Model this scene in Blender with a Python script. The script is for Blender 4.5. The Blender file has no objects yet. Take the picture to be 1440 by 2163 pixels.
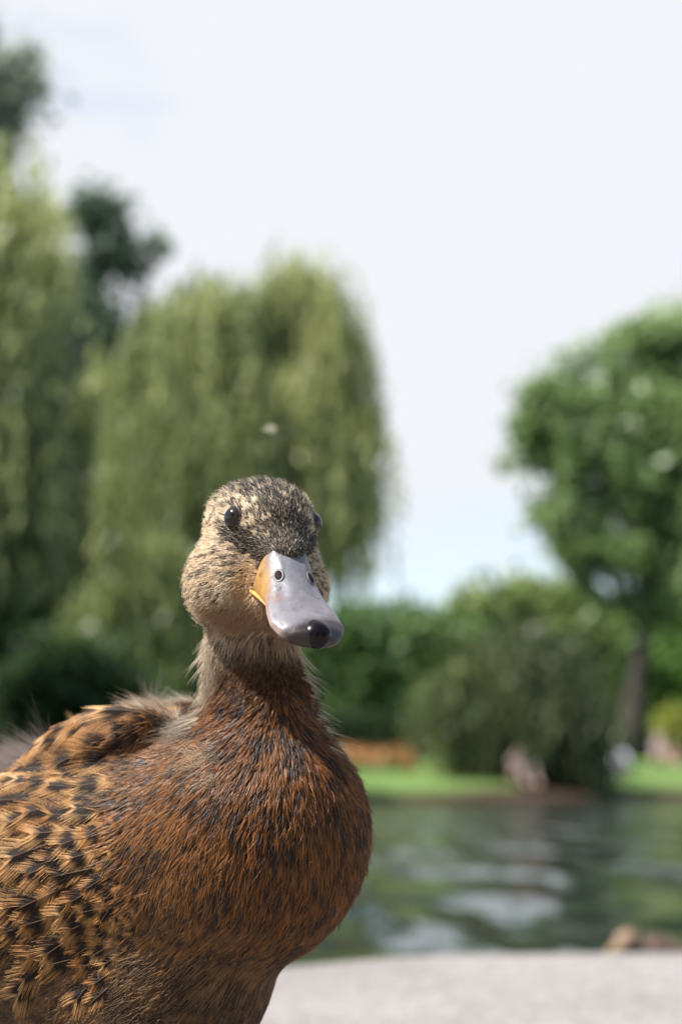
import bpy, math
import numpy as np

# ------------------------------------------------------------------ camera, sky, sun, exposure
scene = bpy.context.scene
COL = scene.collection
_cam = bpy.data.cameras.new("camera"); cam = bpy.data.objects.new("camera", _cam); COL.objects.link(cam)
_cam.sensor_fit = 'VERTICAL'; _cam.sensor_height = 23.5; _cam.sensor_width = 15.65
_cam.lens = 23.5 * 3221.0 / 2163.0
_cam.clip_start = 0.01; _cam.clip_end = 3000
cam.location = (0, 0, 0.19)
cam.rotation_euler = (math.radians(90) + math.atan((1645 - 1081.5) / 3221.0), 0, 0)
_cam.dof.use_dof = True
_cam.dof.focus_distance = 0.535
_cam.dof.aperture_fstop = 4.4
_cam.dof.aperture_blades = 0
scene.camera = cam

SUN = np.array([-0.53, -0.19, 0.83]); SUN /= np.linalg.norm(SUN)
SUN_EL = math.asin(SUN[2]); SUN_AZ = math.atan2(SUN[0], SUN[1])
world = bpy.data.worlds.new("World"); scene.world = world; world.use_nodes = True
nt = world.node_tree; N = nt.nodes; L = nt.links; N.clear()
def _n(t, **k):
    n = N.new(t)
    for a, b in k.items(): setattr(n, a, b)
    return n
sky = _n('ShaderNodeTexSky', sky_type='NISHITA', sun_disc=False, sun_elevation=SUN_EL, sun_rotation=SUN_AZ, altitude=50)
sky.air_density = 1.2; sky.dust_density = 1.0; sky.ozone_density = 1.5
bg_sky = _n('ShaderNodeBackground'); bg_sky.inputs[1].default_value = 0.10
bg_cloud = _n('ShaderNodeBackground'); bg_cloud.inputs[0].default_value = (0.895, 0.915, 0.97, 1); bg_cloud.inputs[1].default_value = 0.435
tc = _n('ShaderNodeTexCoord')
mp = _n('ShaderNodeMapping'); mp.inputs['Scale'].default_value = (1.0, 1.0, 3.2); mp.inputs['Location'].default_value = (0.35, 0.0, 0.45)
no = _n('ShaderNodeTexNoise'); no.inputs['Scale'].default_value = 2.6; no.inputs['Detail'].default_value = 5; no.inputs['Roughness'].default_value = 0.5
rp = _n('ShaderNodeMapRange'); rp.inputs['From Min'].default_value = 0.30; rp.inputs['From Max'].default_value = 0.55
sep = _n('ShaderNodeSeparateXYZ')
bank = _n('ShaderNodeMapRange'); bank.inputs['From Min'].default_value = 0.25; bank.inputs['From Max'].default_value = 0.8   # the cloud bank lies to the north
bank.inputs['To Min'].default_value = -0.32; bank.inputs['To Max'].default_value = 0.17
add = _n('ShaderNodeMath', operation='ADD')
L.new(tc.outputs['Generated'], mp.inputs[0]); L.new(mp.outputs[0], no.inputs['Vector'])
L.new(tc.outputs['Generated'], sep.inputs[0]); L.new(sep.outputs['Y'], bank.inputs['Value'])
L.new(no.outputs[0], add.inputs[0]); L.new(bank.outputs[0], add.inputs[1])
low = _n('ShaderNodeMapRange'); low.inputs['From Min'].default_value = 0.30; low.inputs['From Max'].default_value = 0.08     # thinner cloud low down
low.inputs['To Min'].default_value = 0.0; low.inputs['To Max'].default_value = -0.38
add2 = _n('ShaderNodeMath', operation='ADD')
L.new(sep.outputs['Z'], low.inputs['Value']); L.new(add.outputs[0], add2.inputs[0]); L.new(low.outputs[0], add2.inputs[1])
L.new(add2.outputs[0], rp.inputs['Value'])
mx = _n('ShaderNodeMixShader'); out = _n('ShaderNodeOutputWorld')
L.new(sky.outputs[0], bg_sky.inputs[0]); L.new(rp.outputs[0], mx.inputs[0])
L.new(bg_sky.outputs[0], mx.inputs[1]); L.new(bg_cloud.outputs[0], mx.inputs[2]); L.new(mx.outputs[0], out.inputs[0])

_s = bpy.data.lights.new("sun", 'SUN'); _s.energy = 5.0; _s.angle = math.radians(0.55); _s.color = (1.0, 0.955, 0.89)
sun = bpy.data.objects.new("sun", _s); COL.objects.link(sun)
from mathutils import Vector
sun.rotation_euler = Vector(SUN).to_track_quat('Z', 'Y').to_euler(); sun.location = (-5, -2, 9)

vs = scene.view_settings; vs.view_transform = 'Standard'; vs.look = 'None'; vs.gamma = 1; vs.use_curve_mapping = False
vs.exposure = 1.2
cy = scene.cycles
cy.use_denoising = True; cy.max_bounces = 6; cy.diffuse_bounces = 3; cy.glossy_bounces = 3; cy.transmission_bounces = 4
cy.transparent_max_bounces = 8; cy.sample_clamp_indirect = 4; cy.caustics_reflective = False; cy.caustics_refractive = False
#>>GEO
import math
import numpy as np
# ------------------------------------------------------------------ view geometry (metres)
FPX = 3221.0                       # focal length in photo pixels (35 mm lens, 23.5 mm tall frame)
CAM = np.array([0.0, 0.0, 0.19])
PITCH = math.atan((1645 - 1081.5) / FPX)
_F = np.array([0, math.cos(PITCH), math.sin(PITCH)])
_U = np.array([0, -math.sin(PITCH), math.cos(PITCH)])
_R = np.array([1.0, 0, 0])

def at(u, v, y):
    """world point seen at photo position (u, v) that stands y metres away"""
    d = _F * FPX + _R * (u - 720) + _U * (1081.5 - v)
    return CAM + d * (y / d[1])

def proj(p):
    q = np.asarray(p) - CAM
    z = q @ _F
    return np.stack([720 + FPX * (q @ _R) / z, 1081.5 - FPX * (q @ _U) / z], -1)

# ------------------------------------------------------------------ duck as a smooth distance field
YAW = math.radians(23)
HO = at(565, 1112, 0.560)                                     # between the eyes
HL = np.array([math.cos(YAW), math.sin(YAW), 0])              # the bird's left, seen on the right
HF = np.array([math.sin(YAW), -math.cos(YAW), 0])             # where it faces
HZ = np.array([0, 0, 1.0])
HP = math.radians(26)
HF2 = HF * math.cos(HP) - HZ * math.sin(HP)
HU2 = HZ * math.cos(HP) + HF * math.sin(HP)
def head(l, f, z): return HO + (HL * l + HF * f + HZ * z) * 0.01
BH = math.radians(33)
BA = np.array([math.cos(BH), -math.sin(BH), 0.0])             # heading of the body
BL = np.array([math.sin(BH), math.cos(BH), 0.0])              # its left (away from us)
BC = at(215, 1885, 0.625)
def body(a, l, z): return BC + (BA * a + BL * l + HZ * z) * 0.01
def basis(f, up):
    f = f / np.linalg.norm(f); l = np.cross(f, up); l /= np.linalg.norm(l)
    return np.stack([l, f, np.cross(l, f)])
MH = np.stack([HL, HF2, HU2])
def mb(pitch):
    p = math.radians(pitch)
    return basis(BA * math.cos(p) + HZ * math.sin(p), HZ)
E = []                                                        # (centre, rows of axes, radii lat/fwd/up in cm, blend k cm)
def ell(c, M, r, k): E.append(('e', c, M, np.array(r) * 0.01, k * 0.01))
def cap(a, b, ra, rb, k): E.append(('c', a, b, (ra * 0.01, rb * 0.01), k * 0.01))
# trunk
ell(body(-1.6, 0, -0.3), mb(22), (5.9, 10.2, 5.5), 1)
ell(at(560, 1800, 0.580), mb(60), (4.0, 4.3, 3.5), 3.2)            # breast
ell(body(-12, 0, -1.2), mb(8), (3.6, 6.5, 3.0), 3)             # rump
ell(body(-18.5, 0, 0.6), mb(18), (2.6, 4.5, 0.8), 1.5)         # tail
ell(body(-4.5, -4.2, 1.0), mb(16), (1.6, 7.0, 3.0), 1.2)        # flank feathers, near side
ell(body(-4.5, 4.2, 1.0), mb(16), (1.6, 7.0, 3.0), 1.2)
ell(at(225, 1575, 0.605), mb(14), (2.2, 3.2, 1.25), 0.8)        # shoulder feathers
ell(at(330, 1560, 0.68), mb(14), (2.2, 3.6, 1.25), 0.8)
ell(body(3.0, -1.6, -5.0), mb(-50), (2.3, 3.9, 2.6), 3.0)        # thighs
ell(body(2.2, 2.6, -5.0), mb(-50), (2.3, 3.9, 2.6), 3.0)
ell(at(395, 2070, 0.60), mb(30), (3.2, 3.1, 2.7), 1.6)            # lower belly
# neck
n0 = at(540, 1650, 0.582); n1 = at(550, 1500, 0.576); n2 = at(531, 1395, 0.576); n3 = head(-.1, -1.2, -2.2)
cap(n0, n1, 2.5, 1.75, 2.4)
cap(n1, n2, 1.72, 1.46, .9)
cap(n2, n3, 1.46, 1.55, .8)
# head
ell(head(0, -.95, -.05), MH, (1.95, 2.1, 1.62), 1.0)
ell(head(0, -.3, .25), MH, (1.7, 1.6, 1.25), .8)
ell(head(0, .55, -.2), MH, (1.30, 1.42, 1.33), .7)
ell(head(0, 1.42, -1.17), MH, (.84, 1.2, .92), .6)
ell(head(1.2, -.9, -2.1), MH, (1.35, 1.8, 1.6), .8)
ell(head(-1.4, -.6, -2.1), MH, (1.4, 1.8, 1.65), .8)
ell(head(-.1, .5, -2.6), MH, (1.25, 1.7, 1.25), .6)

ell(head(0, 2.25, -1.06), np.stack([HL, HF * .745 - HZ * .667, HF * .667 + HZ * .745]), (.40, .62, .20), .25)   # feather wedge on the bill root

def sdf(p):
    p = np.asarray(p); d = None
    for t in E:
        if t[0] == 'e':
            q = (p - t[1]) @ t[2].T
            k0 = np.linalg.norm(q / t[3], axis=-1); k1 = np.linalg.norm(q / t[3] ** 2, axis=-1) + 1e-9
            e = k0 * (k0 - 1) / k1
        else:
            a, b = t[1], t[2]; ab = b - a
            h = np.clip(((p - a) @ ab) / (ab @ ab), 0, 1)
            e = np.linalg.norm(p - a - h[..., None] * ab, axis=-1) - (t[3][0] + (t[3][1] - t[3][0]) * h)
        if d is None: d = e
        else:
            k = t[4]; h = np.clip(k - np.abs(d - e), 0, None) / k
            d = np.minimum(d, e) - h * h * k * 0.25
    return d

def grad(p, e=4e-4):
    g = np.stack([sdf(p + np.eye(3)[i] * e) - sdf(p - np.eye(3)[i] * e) for i in range(3)], -1)
    return g / (np.linalg.norm(g, axis=-1, keepdims=True) + 1e-12)

def surface_nets(lo, hi, h):
    n = np.ceil((np.array(hi) - lo) / h).astype(int) + 1
    ax = [lo[i] + h * np.arange(n[i]) for i in range(3)]
    F = np.empty(n, dtype=np.float32)
    for i in range(0, n[0], 8):
        G = np.stack(np.meshgrid(ax[0][i:i + 8], ax[1], ax[2], indexing='ij'), -1)
        F[i:i + 8] = sdf(G)
    S = F < 0
    acc = np.zeros(tuple(n - 1) + (3,), np.float32); cnt = np.zeros(n - 1, np.int32)
    c = [(a, b, d) for a in (0, 1) for b in (0, 1) for d in (0, 1)]
    sl = lambda o: tuple(slice(o[i], n[i] - 1 + o[i]) for i in range(3))
    for o in c:
        for k in range(3):
            if o[k]: continue
            o2 = list(o); o2[k] = 1; o2 = tuple(o2)
            x = S[sl(o)] != S[sl(o2)]
            f0 = F[sl(o)][x]; f1 = F[sl(o2)][x]; t = f0 / (f0 - f1)
            P = np.tile(np.array(o, np.float32), (len(t), 1)); P[:, k] += t
            acc[x] += P; cnt[x] += 1
    act = cnt > 0
    idx = -np.ones(n - 1, np.int64); idx[act] = np.arange(act.sum())
    V = lo + h * (np.argwhere(act) + acc[act] / cnt[act][:, None])
    Q = []
    for k in range(3):
        a, b = [(1, 2), (2, 0), (0, 1)][k]
        s0 = [slice(1, n[i] - 1) for i in range(3)]; s1 = list(s0); s0[k] = slice(0, n[k] - 1); s1[k] = slice(1, n[k])
        A = S[tuple(s0)]; B = S[tuple(s1)]
        for flip, m in ((False, A & ~B), (True, ~A & B)):
            w = np.argwhere(m); off = np.ones(3, int); off[k] = 0; w = w + off
            ea = np.eye(3, dtype=int)[a]; eb = np.eye(3, dtype=int)[b]
            g = lambda x: idx[x[:, 0], x[:, 1], x[:, 2]]
            q = np.stack([g(w - ea - eb), g(w - eb), g(w), g(w - ea)], -1)
            Q.append(q[:, ::-1] if flip else q)
    Q = np.concatenate(Q)
    for _ in range(2):
        V = V - grad(V) * sdf(V)[:, None]
    return V, Q
#<<GEO
# ------------------------------------------------------------------ helpers
RNG = np.random.default_rng(7)

def _hash(i, j, k, seed):
    n = (i * 374761393 + j * 668265263 + k * 2147483647 + seed * 144665) & 0xffffffff
    n = ((n ^ (n >> 13)) * 1274126177) & 0xffffffff
    return ((n ^ (n >> 16)) & 0xffff) / 65535.0
def vnoise(p, s, seed=0):
    """value noise 0..1 at points p, cell size s"""
    q = np.asarray(p) / s; i = np.floor(q).astype(np.int64); f = q - i; f = f * f * (3 - 2 * f); r = 0
    for a in (0, 1):
        for b in (0, 1):
            for c in (0, 1):
                w = (f[..., 0] if a else 1 - f[..., 0]) * (f[..., 1] if b else 1 - f[..., 1]) * (f[..., 2] if c else 1 - f[..., 2])
                r = r + w * _hash(i[..., 0] + a, i[..., 1] + b, i[..., 2] + c, seed)
    return r
def sstep(a, b, x):
    t = np.clip((x - a) / (b - a), 0, 1); return t * t * (3 - 2 * t)
def mixc(a, b, t):
    return np.asarray(a) * (1 - t[..., None]) + np.asarray(b) * t[..., None]
def unit(v): return v / (np.linalg.norm(v, axis=-1, keepdims=True) + 1e-12)

def link(name, data, mat=None, parent=None, label=None, cat=None, group=None, kind=None, loc=None):
    o = bpy.data.objects.new(name, data); COL.objects.link(o)
    if mat is not None: data.materials.append(mat)
    if parent is not None: o.parent = parent
    if loc is not None: o.location = tuple(loc)
    tagp(o, label, cat, group, kind)
    return o
def tagp(o, label=None, cat=None, group=None, kind=None):
    for k, v in (('label', label), ('category', cat), ('group', group), ('kind', kind)):
        if v: o[k] = v
def mesh(name, V, F, col=None, smooth=True):
    """V (n,3); F (m,k) array or list of faces; col (n,3) linear colour per vertex"""
    V = np.asarray(V, np.float32); m = bpy.data.meshes.new(name)
    if isinstance(F, np.ndarray):
        k = F.shape[1]; tot = np.full(len(F), k, np.int32); flat = F.astype(np.int32).ravel()
    else:
        tot = np.array([len(f) for f in F], np.int32); flat = np.array([i for f in F for i in f], np.int32)
    m.vertices.add(len(V)); m.vertices.foreach_set('co', V.ravel())
    m.loops.add(len(flat)); m.loops.foreach_set('vertex_index', flat)
    m.polygons.add(len(tot)); m.polygons.foreach_set('loop_start', np.concatenate([[0], np.cumsum(tot)[:-1]]).astype(np.int32))
    if smooth: m.polygons.foreach_set('use_smooth', np.ones(len(tot), bool))
    if col is not None:
        c = np.ones((len(V), 4), np.float32); c[:, :3] = col
        a = m.attributes.new('col', 'FLOAT_COLOR', 'POINT'); a.data.foreach_set('color', c.ravel())
    m.update(calc_edges=True); m.validate()
    return m
def curves(name, P, R, C):
    """P (n,k,3) points, R (n,k) radii, C (n,k,3) colours -> hair curves"""
    n, k = P.shape[:2]
    h = bpy.data.hair_curves.new(name); h.add_curves([k] * n)
    h.attributes['position'].data.foreach_set('vector', np.ascontiguousarray(P, np.float32).ravel())
    a = h.attributes.get('radius') or h.attributes.new('radius', 'FLOAT', 'POINT')
    a.data.foreach_set('value', np.ascontiguousarray(R, np.float32).ravel())
    c = np.ones((n, k, 4), np.float32); c[..., :3] = C
    a = h.attributes.new('col', 'FLOAT_COLOR', 'POINT'); a.data.foreach_set('color', c.ravel())
    return h
def tube(path, rad, seg=10):
    """closed tapered tube along path"""
    path = np.asarray(path, float); n = len(path); rad = np.broadcast_to(rad, n)
    T = np.gradient(path, axis=0); T = unit(T); V = []
    ref = np.array([0.3, 0.9, 0.2]) if abs(T[0][2]) > .5 else np.array([0, 0, 1.0])
    for i in range(n):
        a = unit(np.cross(T[i], ref)); b = np.cross(T[i], a)
        for j in range(seg):
            t = 2 * math.pi * j / seg; V.append(path[i] + rad[i] * (a * math.cos(t) + b * math.sin(t)))
    F = [[i * seg + j, i * seg + (j + 1) % seg, (i + 1) * seg + (j + 1) % seg, (i + 1) * seg + j] for i in range(n - 1) for j in range(seg)]
    F.append([j for j in range(seg)][::-1]); F.append([(n - 1) * seg + j for j in range(seg)])
    return np.array(V), F
def join(parts):
    V = []; F = []; o = 0
    for v, f in parts:
        V.append(v); F += [[int(i) + o for i in q] for q in f]; o += len(v)
    return np.concatenate(V), F
def sphere(c, r, M=None, nu=24, nv=14):
    r = np.broadcast_to(r, 3); V = []; F = []
    for i in range(nv + 1):
        for j in range(nu):
            a = math.pi * i / nv; b = 2 * math.pi * j / nu
            V.append([math.sin(a) * math.cos(b), math.sin(a) * math.sin(b), math.cos(a)])
    for i in range(nv):
        for j in range(nu): F.append([i * nu + j, (i + 1) * nu + j, (i + 1) * nu + (j + 1) % nu, i * nu + (j + 1) % nu])
    V = np.array(V) * r
    if M is not None: V = V @ M
    return V + np.asarray(c), F
def torus(c, n, R, r, squash=1.0, up=(0, 0, 1), nu=28, nv=8):
    n = unit(np.asarray(n, float)); a = unit(np.cross(n, up)); b = np.cross(n, a); V = []; F = []
    for i in range(nu):
        t = 2 * math.pi * i / nu; d = a * math.cos(t) + b * math.sin(t)
        p = a * math.cos(t) * R * squash + b * math.sin(t) * R
        for j in range(nv):
            s = 2 * math.pi * j / nv; V.append(np.asarray(c) + p + (d * math.cos(s) + n * math.sin(s)) * r)
    for i in range(nu):
        for j in range(nv): F.append([i * nv + j, ((i + 1) % nu) * nv + j, ((i + 1) % nu) * nv + (j + 1) % nv, i * nv + (j + 1) % nv])
    return np.array(V), F

def mat(name, color=None, rough=0.6, attr=False, spec=0.4, trans=0.0, coat=0.0, sss=0.0, bump=None, vary=None, dist=0.01, metal=0):
    """procedural material: vertex colour pattern or plain colour, noise variation, optional bump, optional translucency"""
    m = bpy.data.materials.new(name); m.use_nodes = True; t = m.node_tree; t.nodes.clear()
    b = t.nodes.new('ShaderNodeBsdfPrincipled'); o = t.nodes.new('ShaderNodeOutputMaterial')
    b.inputs['Roughness'].default_value = rough; b.inputs['Specular IOR Level'].default_value = spec
    b.inputs['Coat Weight'].default_value = coat; b.inputs['Coat Roughness'].default_value = 0.08
    b.inputs['Subsurface Weight'].default_value = sss; b.inputs['Subsurface Scale'].default_value = 0.004
    b.inputs['Metallic'].default_value = metal
    src = None
    if attr:
        a = t.nodes.new('ShaderNodeAttribute'); a.attribute_name = 'col'; src = a.outputs['Color']
    else:
        r = t.nodes.new('ShaderNodeRGB'); r.outputs[0].default_value = (*color, 1); src = r.outputs[0]
    if vary:
        sc, amt = vary
        no_ = t.nodes.new('ShaderNodeTexNoise'); no_.inputs['Scale'].default_value = sc; no_.inputs['Detail'].default_value = 6
        tc_ = t.nodes.new('ShaderNodeTexCoord'); t.links.new(tc_.outputs['Object'], no_.inputs['Vector'])
        mr = t.nodes.new('ShaderNodeMapRange'); mr.inputs['From Min'].default_value = .3; mr.inputs['From Max'].default_value = .7
        mr.inputs['To Min'].default_value = 1 - amt; mr.inputs['To Max'].default_value = 1 + amt
        t.links.new(no_.outputs[0], mr.inputs['Value'])
        vm = t.nodes.new('ShaderNodeVectorMath'); vm.operation = 'SCALE'
        t.links.new(src, vm.inputs[0]); t.links.new(mr.outputs[0], vm.inputs['Scale']); src = vm.outputs[0]
    t.links.new(src, b.inputs['Base Color'])
    if bump:
        sc, st = bump
        no_ = t.nodes.new('ShaderNodeTexNoise'); no_.inputs['Scale'].default_value = sc; no_.inputs['Detail'].default_value = 5
        tc_ = t.nodes.new('ShaderNodeTexCoord'); t.links.new(tc_.outputs['Object'], no_.inputs['Vector'])
        bp = t.nodes.new('ShaderNodeBump'); bp.inputs['Strength'].default_value = st; bp.inputs['Distance'].default_value = dist
        t.links.new(no_.outputs[0], bp.inputs['Height']); t.links.new(bp.outputs[0], b.inputs['Normal'])
    if trans:
        tr = t.nodes.new('ShaderNodeBsdfTranslucent'); t.links.new(src, tr.inputs['Color'])
        mxs = t.nodes.new('ShaderNodeMixShader'); mxs.inputs[0].default_value = trans
        t.links.new(b.outputs[0], mxs.inputs[1]); t.links.new(tr.outputs[0], mxs.inputs[2]); t.links.new(mxs.outputs[0], o.inputs[0])
    else: t.links.new(b.outputs[0], o.inputs[0])
    return m
# ------------------------------------------------------------------ the setting: path, water, far bank
WATER_Z = -0.25
def shore(x):                       # distance of the far shoreline
    return 30.0 + 14.0 * sstep(1.0, 15, x) - 5.0 * sstep(-2, -16, x) + 1.0 * np.sin(x * 0.5) + 40 * sstep(24, 60, x)
def land(x, y):
    d = y - shore(x)
    z = WATER_Z - 0.5 + 0.62 * sstep(-1.2, 0.25, d) + 0.115 * np.clip(d, 0, 7) + 0.012 * np.clip(d - 7, 0, 200)
    return z + 0.05 * np.sin(x * .8 + y * .3) * sstep(0, 3, d)
# path slab with a rounded stone edge above the water
def on_plane(u, v, z):
    d = _F * FPX + _R * (u - 720) + _U * (1081.5 - v); t = (z - CAM[2]) / d[2]; return CAM + d * t
e0 = on_plane(650, 2024, 0.0); e1 = on_plane(1440, 1994, 0.0)
sl = (e1[1] - e0[1]) / (e1[0] - e0[0])
def edge_y(x): return e0[1] + (x - e0[0]) * sl
xs = np.concatenate([np.linspace(-14, -1.5, 20), np.linspace(-1.4, 2.4, 120), np.linspace(2.6, 14, 20)])
prof = [(-6, 0), (-3, 0), (-1.2, 0), (-.6, 0), (-.3, 0), (-.12, 0), (-.05, -.001), (-.02, -.004), (-.006, -.012), (0, -.03), (.003, -.2), (.003, -.7)]
V = np.array([[x, edge_y(x) + a + .006 * math.sin(x * 23) + .008 * math.sin(x * 9 + 1), z + (0.003 * math.sin(x * 11) if a > -.1 else 0)] for x in xs for a, z in prof]); k = len(prof)
F = np.array([[i * k + j, (i + 1) * k + j, (i + 1) * k + j + 1, i * k + j + 1] for i in range(len(xs) - 1) for j in range(k - 1)])
m_path = bpy.data.materials.new('pale_aggregate'); m_path.use_nodes = True
t = m_path.node_tree; b = t.nodes['Principled BSDF']; b.inputs['Roughness'].default_value = .85
tc_ = t.nodes.new('ShaderNodeTexCoord')
def tn(sc, det=5, rough=.6):
    n = t.nodes.new('ShaderNodeTexNoise'); n.inputs['Scale'].default_value = sc; n.inputs['Detail'].default_value = det; n.inputs['Roughness'].default_value = rough
    t.links.new(tc_.outputs['Object'], n.inputs['Vector']); return n
def ramp(src, *st):
    r = t.nodes.new('ShaderNodeValToRGB'); e = r.color_ramp.elements
    while len(e) < len(st): e.new(.5)
    for q, (p, c) in zip(e, st): q.position = p; q.color = (*c, 1)
    t.links.new(src, r.inputs[0]); return r
vo = t.nodes.new('ShaderNodeTexVoronoi'); vo.inputs['Scale'].default_value = 130; t.links.new(tc_.outputs['Object'], vo.inputs['Vector'])
stone = ramp(vo.outputs['Color'], (0, (.12, .108, .10)), (.35, (.18, .165, .155)), (.7, (.21, .192, .182)), (1, (.28, .26, .245)))
big = ramp(tn(3.5, 6).outputs[0], (.32, (.80, .78, .76)), (.52, (1, .99, .98)), (.7, (1.06, 1.05, 1.05)))
mm = t.nodes.new('ShaderNodeMix'); mm.data_type = 'RGBA'; mm.blend_type = 'MULTIPLY'; mm.inputs[0].default_value = 1
t.links.new(stone.outputs[0], mm.inputs[6]); t.links.new(big.outputs[0], mm.inputs[7])
# moss in patches along the stone edge
moss_n = ramp(tn(2.2, 4).outputs[0], (.55, (0, 0, 0)), (.66, (1, 1, 1)))
m2 = t.nodes.new('ShaderNodeMix'); m2.data_type = 'RGBA'; m2.inputs[7].default_value = (.20, .26, .07, 1)
at_ = t.nodes.new('ShaderNodeAttribute'); at_.attribute_name = 'col'
mu = t.nodes.new('ShaderNodeMath'); mu.operation = 'MULTIPLY'
t.links.new(moss_n.outputs[0], mu.inputs[0]); t.links.new(at_.outputs['Fac'], mu.inputs[1]); t.links.new(mu.outputs[0], m2.inputs[0])
t.links.new(mm.outputs[2], m2.inputs[6]); t.links.new(m2.outputs[2], b.inputs['Base Color'])
bp = t.nodes.new('ShaderNodeBump'); bp.inputs['Strength'].default_value = .6; bp.inputs['Distance'].default_value = .002
t.links.new(vo.outputs['Distance'], bp.inputs['Height']); t.links.new(bp.outputs[0], b.inputs['Normal'])
ec = np.array([[.8 if a > -.1 and a <= 0 else 0] * 3 for x in xs for a, z in prof])
link('path', mesh('path', V, F, ec), m_path, kind='structure')

# water: one sheet with real low swell and fine ripples
m_w = bpy.data.materials.new('pond_water'); m_w.use_nodes = True
t = m_w.node_tree; b = t.nodes['Principled BSDF']
b.inputs['Base Color'].default_value = (.012, .018, .016, 1); b.inputs['Roughness'].default_value = .10; b.inputs['IOR'].default_value = 1.33
tc_ = t.nodes.new('ShaderNodeTexCoord'); mp_ = t.nodes.new('ShaderNodeMapping'); mp_.inputs['Scale'].default_value = (2.0, .6, 1)
t.links.new(tc_.outputs['Object'], mp_.inputs[0])
prev = None
for sc, st, di in ((0.9, 1, .34), (3.0, 1, .030), (9, 1, .004)):
    n = t.nodes.new('ShaderNodeTexNoise'); n.inputs['Scale'].default_value = sc; n.inputs['Detail'].default_value = 1.0
    t.links.new(mp_.outputs[0], n.inputs['Vector'])
    bp = t.nodes.new('ShaderNodeBump'); bp.inputs['Strength'].default_value = st; bp.inputs['Distance'].default_value = di
    t.links.new(n.outputs[0], bp.inputs['Height'])
    if prev: t.links.new(prev.outputs[0], bp.inputs['Normal'])
    prev = bp
t.links.new(prev.outputs[0], b.inputs['Normal'])
gx = np.linspace(-60, 90, 60); gy = np.concatenate([np.linspace(.4, 6, 20), np.linspace(6.5, 100, 40)])
V = np.array([[x, y, WATER_Z] for x in gx for y in gy]); k = len(gy)
F = np.array([[i * k + j, (i + 1) * k + j, (i + 1) * k + j + 1, i * k + j + 1] for i in range(len(gx) - 1) for j in range(k - 1)])
link('water', mesh('water', V, F), m_w, kind='structure')

# far bank: one sheet to the horizon; lawn, muddy foot
gx = np.concatenate([np.linspace(-700, -60, 12), np.linspace(-55, 90, 260), np.linspace(100, 900, 12)])
gd = np.concatenate([np.linspace(-2, 2, 22), np.linspace(2.4, 20, 40), np.linspace(21, 1400, 30)])
V = []
for x in gx:
    y = shore(x) + gd; V.append(np.stack([np.full_like(y, x), y, land(np.full_like(y, x), y)], -1))
V = np.concatenate(V); k = len(gd)
F = np.array([[i * k + j, (i + 1) * k + j, (i + 1) * k + j + 1, i * k + j + 1] for i in range(len(gx) - 1) for j in range(k - 1)])
D = np.tile(gd, len(gx)); nz = vnoise(V, 1.7, 3); nz2 = vnoise(V, 5.0, 4)
c = mixc((.065, .12, .03), (.11, .17, .048), nz2); c = c * (0.8 + .4 * nz)[:, None]
mud = sstep(1.3, .35, D + (nz - .5) * .9)
c = mixc(c, (.045, .028, .018), mud)
link('lawn', mesh('lawn', V, F, c), mat('lawn_grass', attr=True, rough=.9, spec=.15, vary=(6, .25), bump=(40, .5), dist=.03), kind='structure')

# ------------------------------------------------------------------ trees
m_bark = mat('bark', (.045, .036, .03), rough=.95, vary=(3, .4), bump=(14, .8), dist=.03)
m_leaf = mat('foliage', attr=True, rough=.42, spec=.45, trans=.48)
def leaves(C, size, asp, cols, hang=0.0, lean=None):
    """one small bent leaf-spray card (two quads) per centre"""
    n = len(C); r = RNG
    a = r.normal(size=(n, 3)); 
    if hang: a = a * (1 - hang) + np.array([0, 0, -1.0]) * hang * 1.6
    a = unit(a); b = unit(np.cross(a, r.normal(size=(n, 3)))); w = np.cross(a, b)
    s = size * r.uniform(.6, 1.4, n)[:, None]
    A = a * s; B = b * s * asp; K = w * s * .22
    P = np.stack([C - A, C - B * .9 - K, C + B * .9 - K, C + A * .1 + K * .2, C + A, C + A * .1 + K*.2], 1)
    P = np.stack([C - A, C + B - K, C + A, C - B - K], 1)       # leaf-shaped diamond, folded
    F = (np.arange(n) * 4)[:, None] + np.array([0, 1, 2, 3])
    return P.reshape(-1, 3), F, np.repeat(cols, 4, 0)
def pxblob(u, v, y, r, squash=1.0, deep=1.0):
    s = y / FPX * 1.01
    return at(u, v, y), np.array([r * s, r * s * deep, r * s * squash])
def shell(blobs, n, pw=.45, gap=0.0, cell=1.0):
    vol = np.array([b[1][0] * b[1][2] for b in blobs]); k = RNG.choice(len(blobs), n, p=vol / vol.sum())
    c = np.array([b[0] for b in blobs])[k]; r = np.array([b[1] for b in blobs])[k]
    d = unit(RNG.normal(size=(n, 3))); rad = RNG.uniform(0, 1, n) ** pw
    P = c + d * rad[:, None] * r * (.82 + .36 * vnoise(d * 2 + c, .8, 5))[:, None]
    if gap: P = P[vnoise(P, cell, 11) > gap]
    return P
def trunk_mesh(base, top, r, limbs, seg=9):
    base = np.asarray(base, float); top = np.asarray(top, float)
    ts = np.linspace(0, 1, 8); path = base + (top - base) * ts[:, None]; path[1:-1] += RNG.normal(size=(6, 3)) * r * .35
    path[0, 2] -= .3; rad = r * (1.35 * np.exp(-ts * 9) * .5 + 1 - .55 * ts)
    parts = [tube(path, rad, seg)]
    for e in limbs:
        s = path[RNG.integers(3, 7)]; m_ = (s + e) / 2 + np.array([0, 0, .12 * np.linalg.norm(e - s)])
        q = np.array([s, s * .6 + m_ * .4, m_, m_ * .4 + e * .6, e]); parts.append(tube(q, r * np.array([.45, .34, .25, .16, .07]), 6))
    return join(parts)
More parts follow.
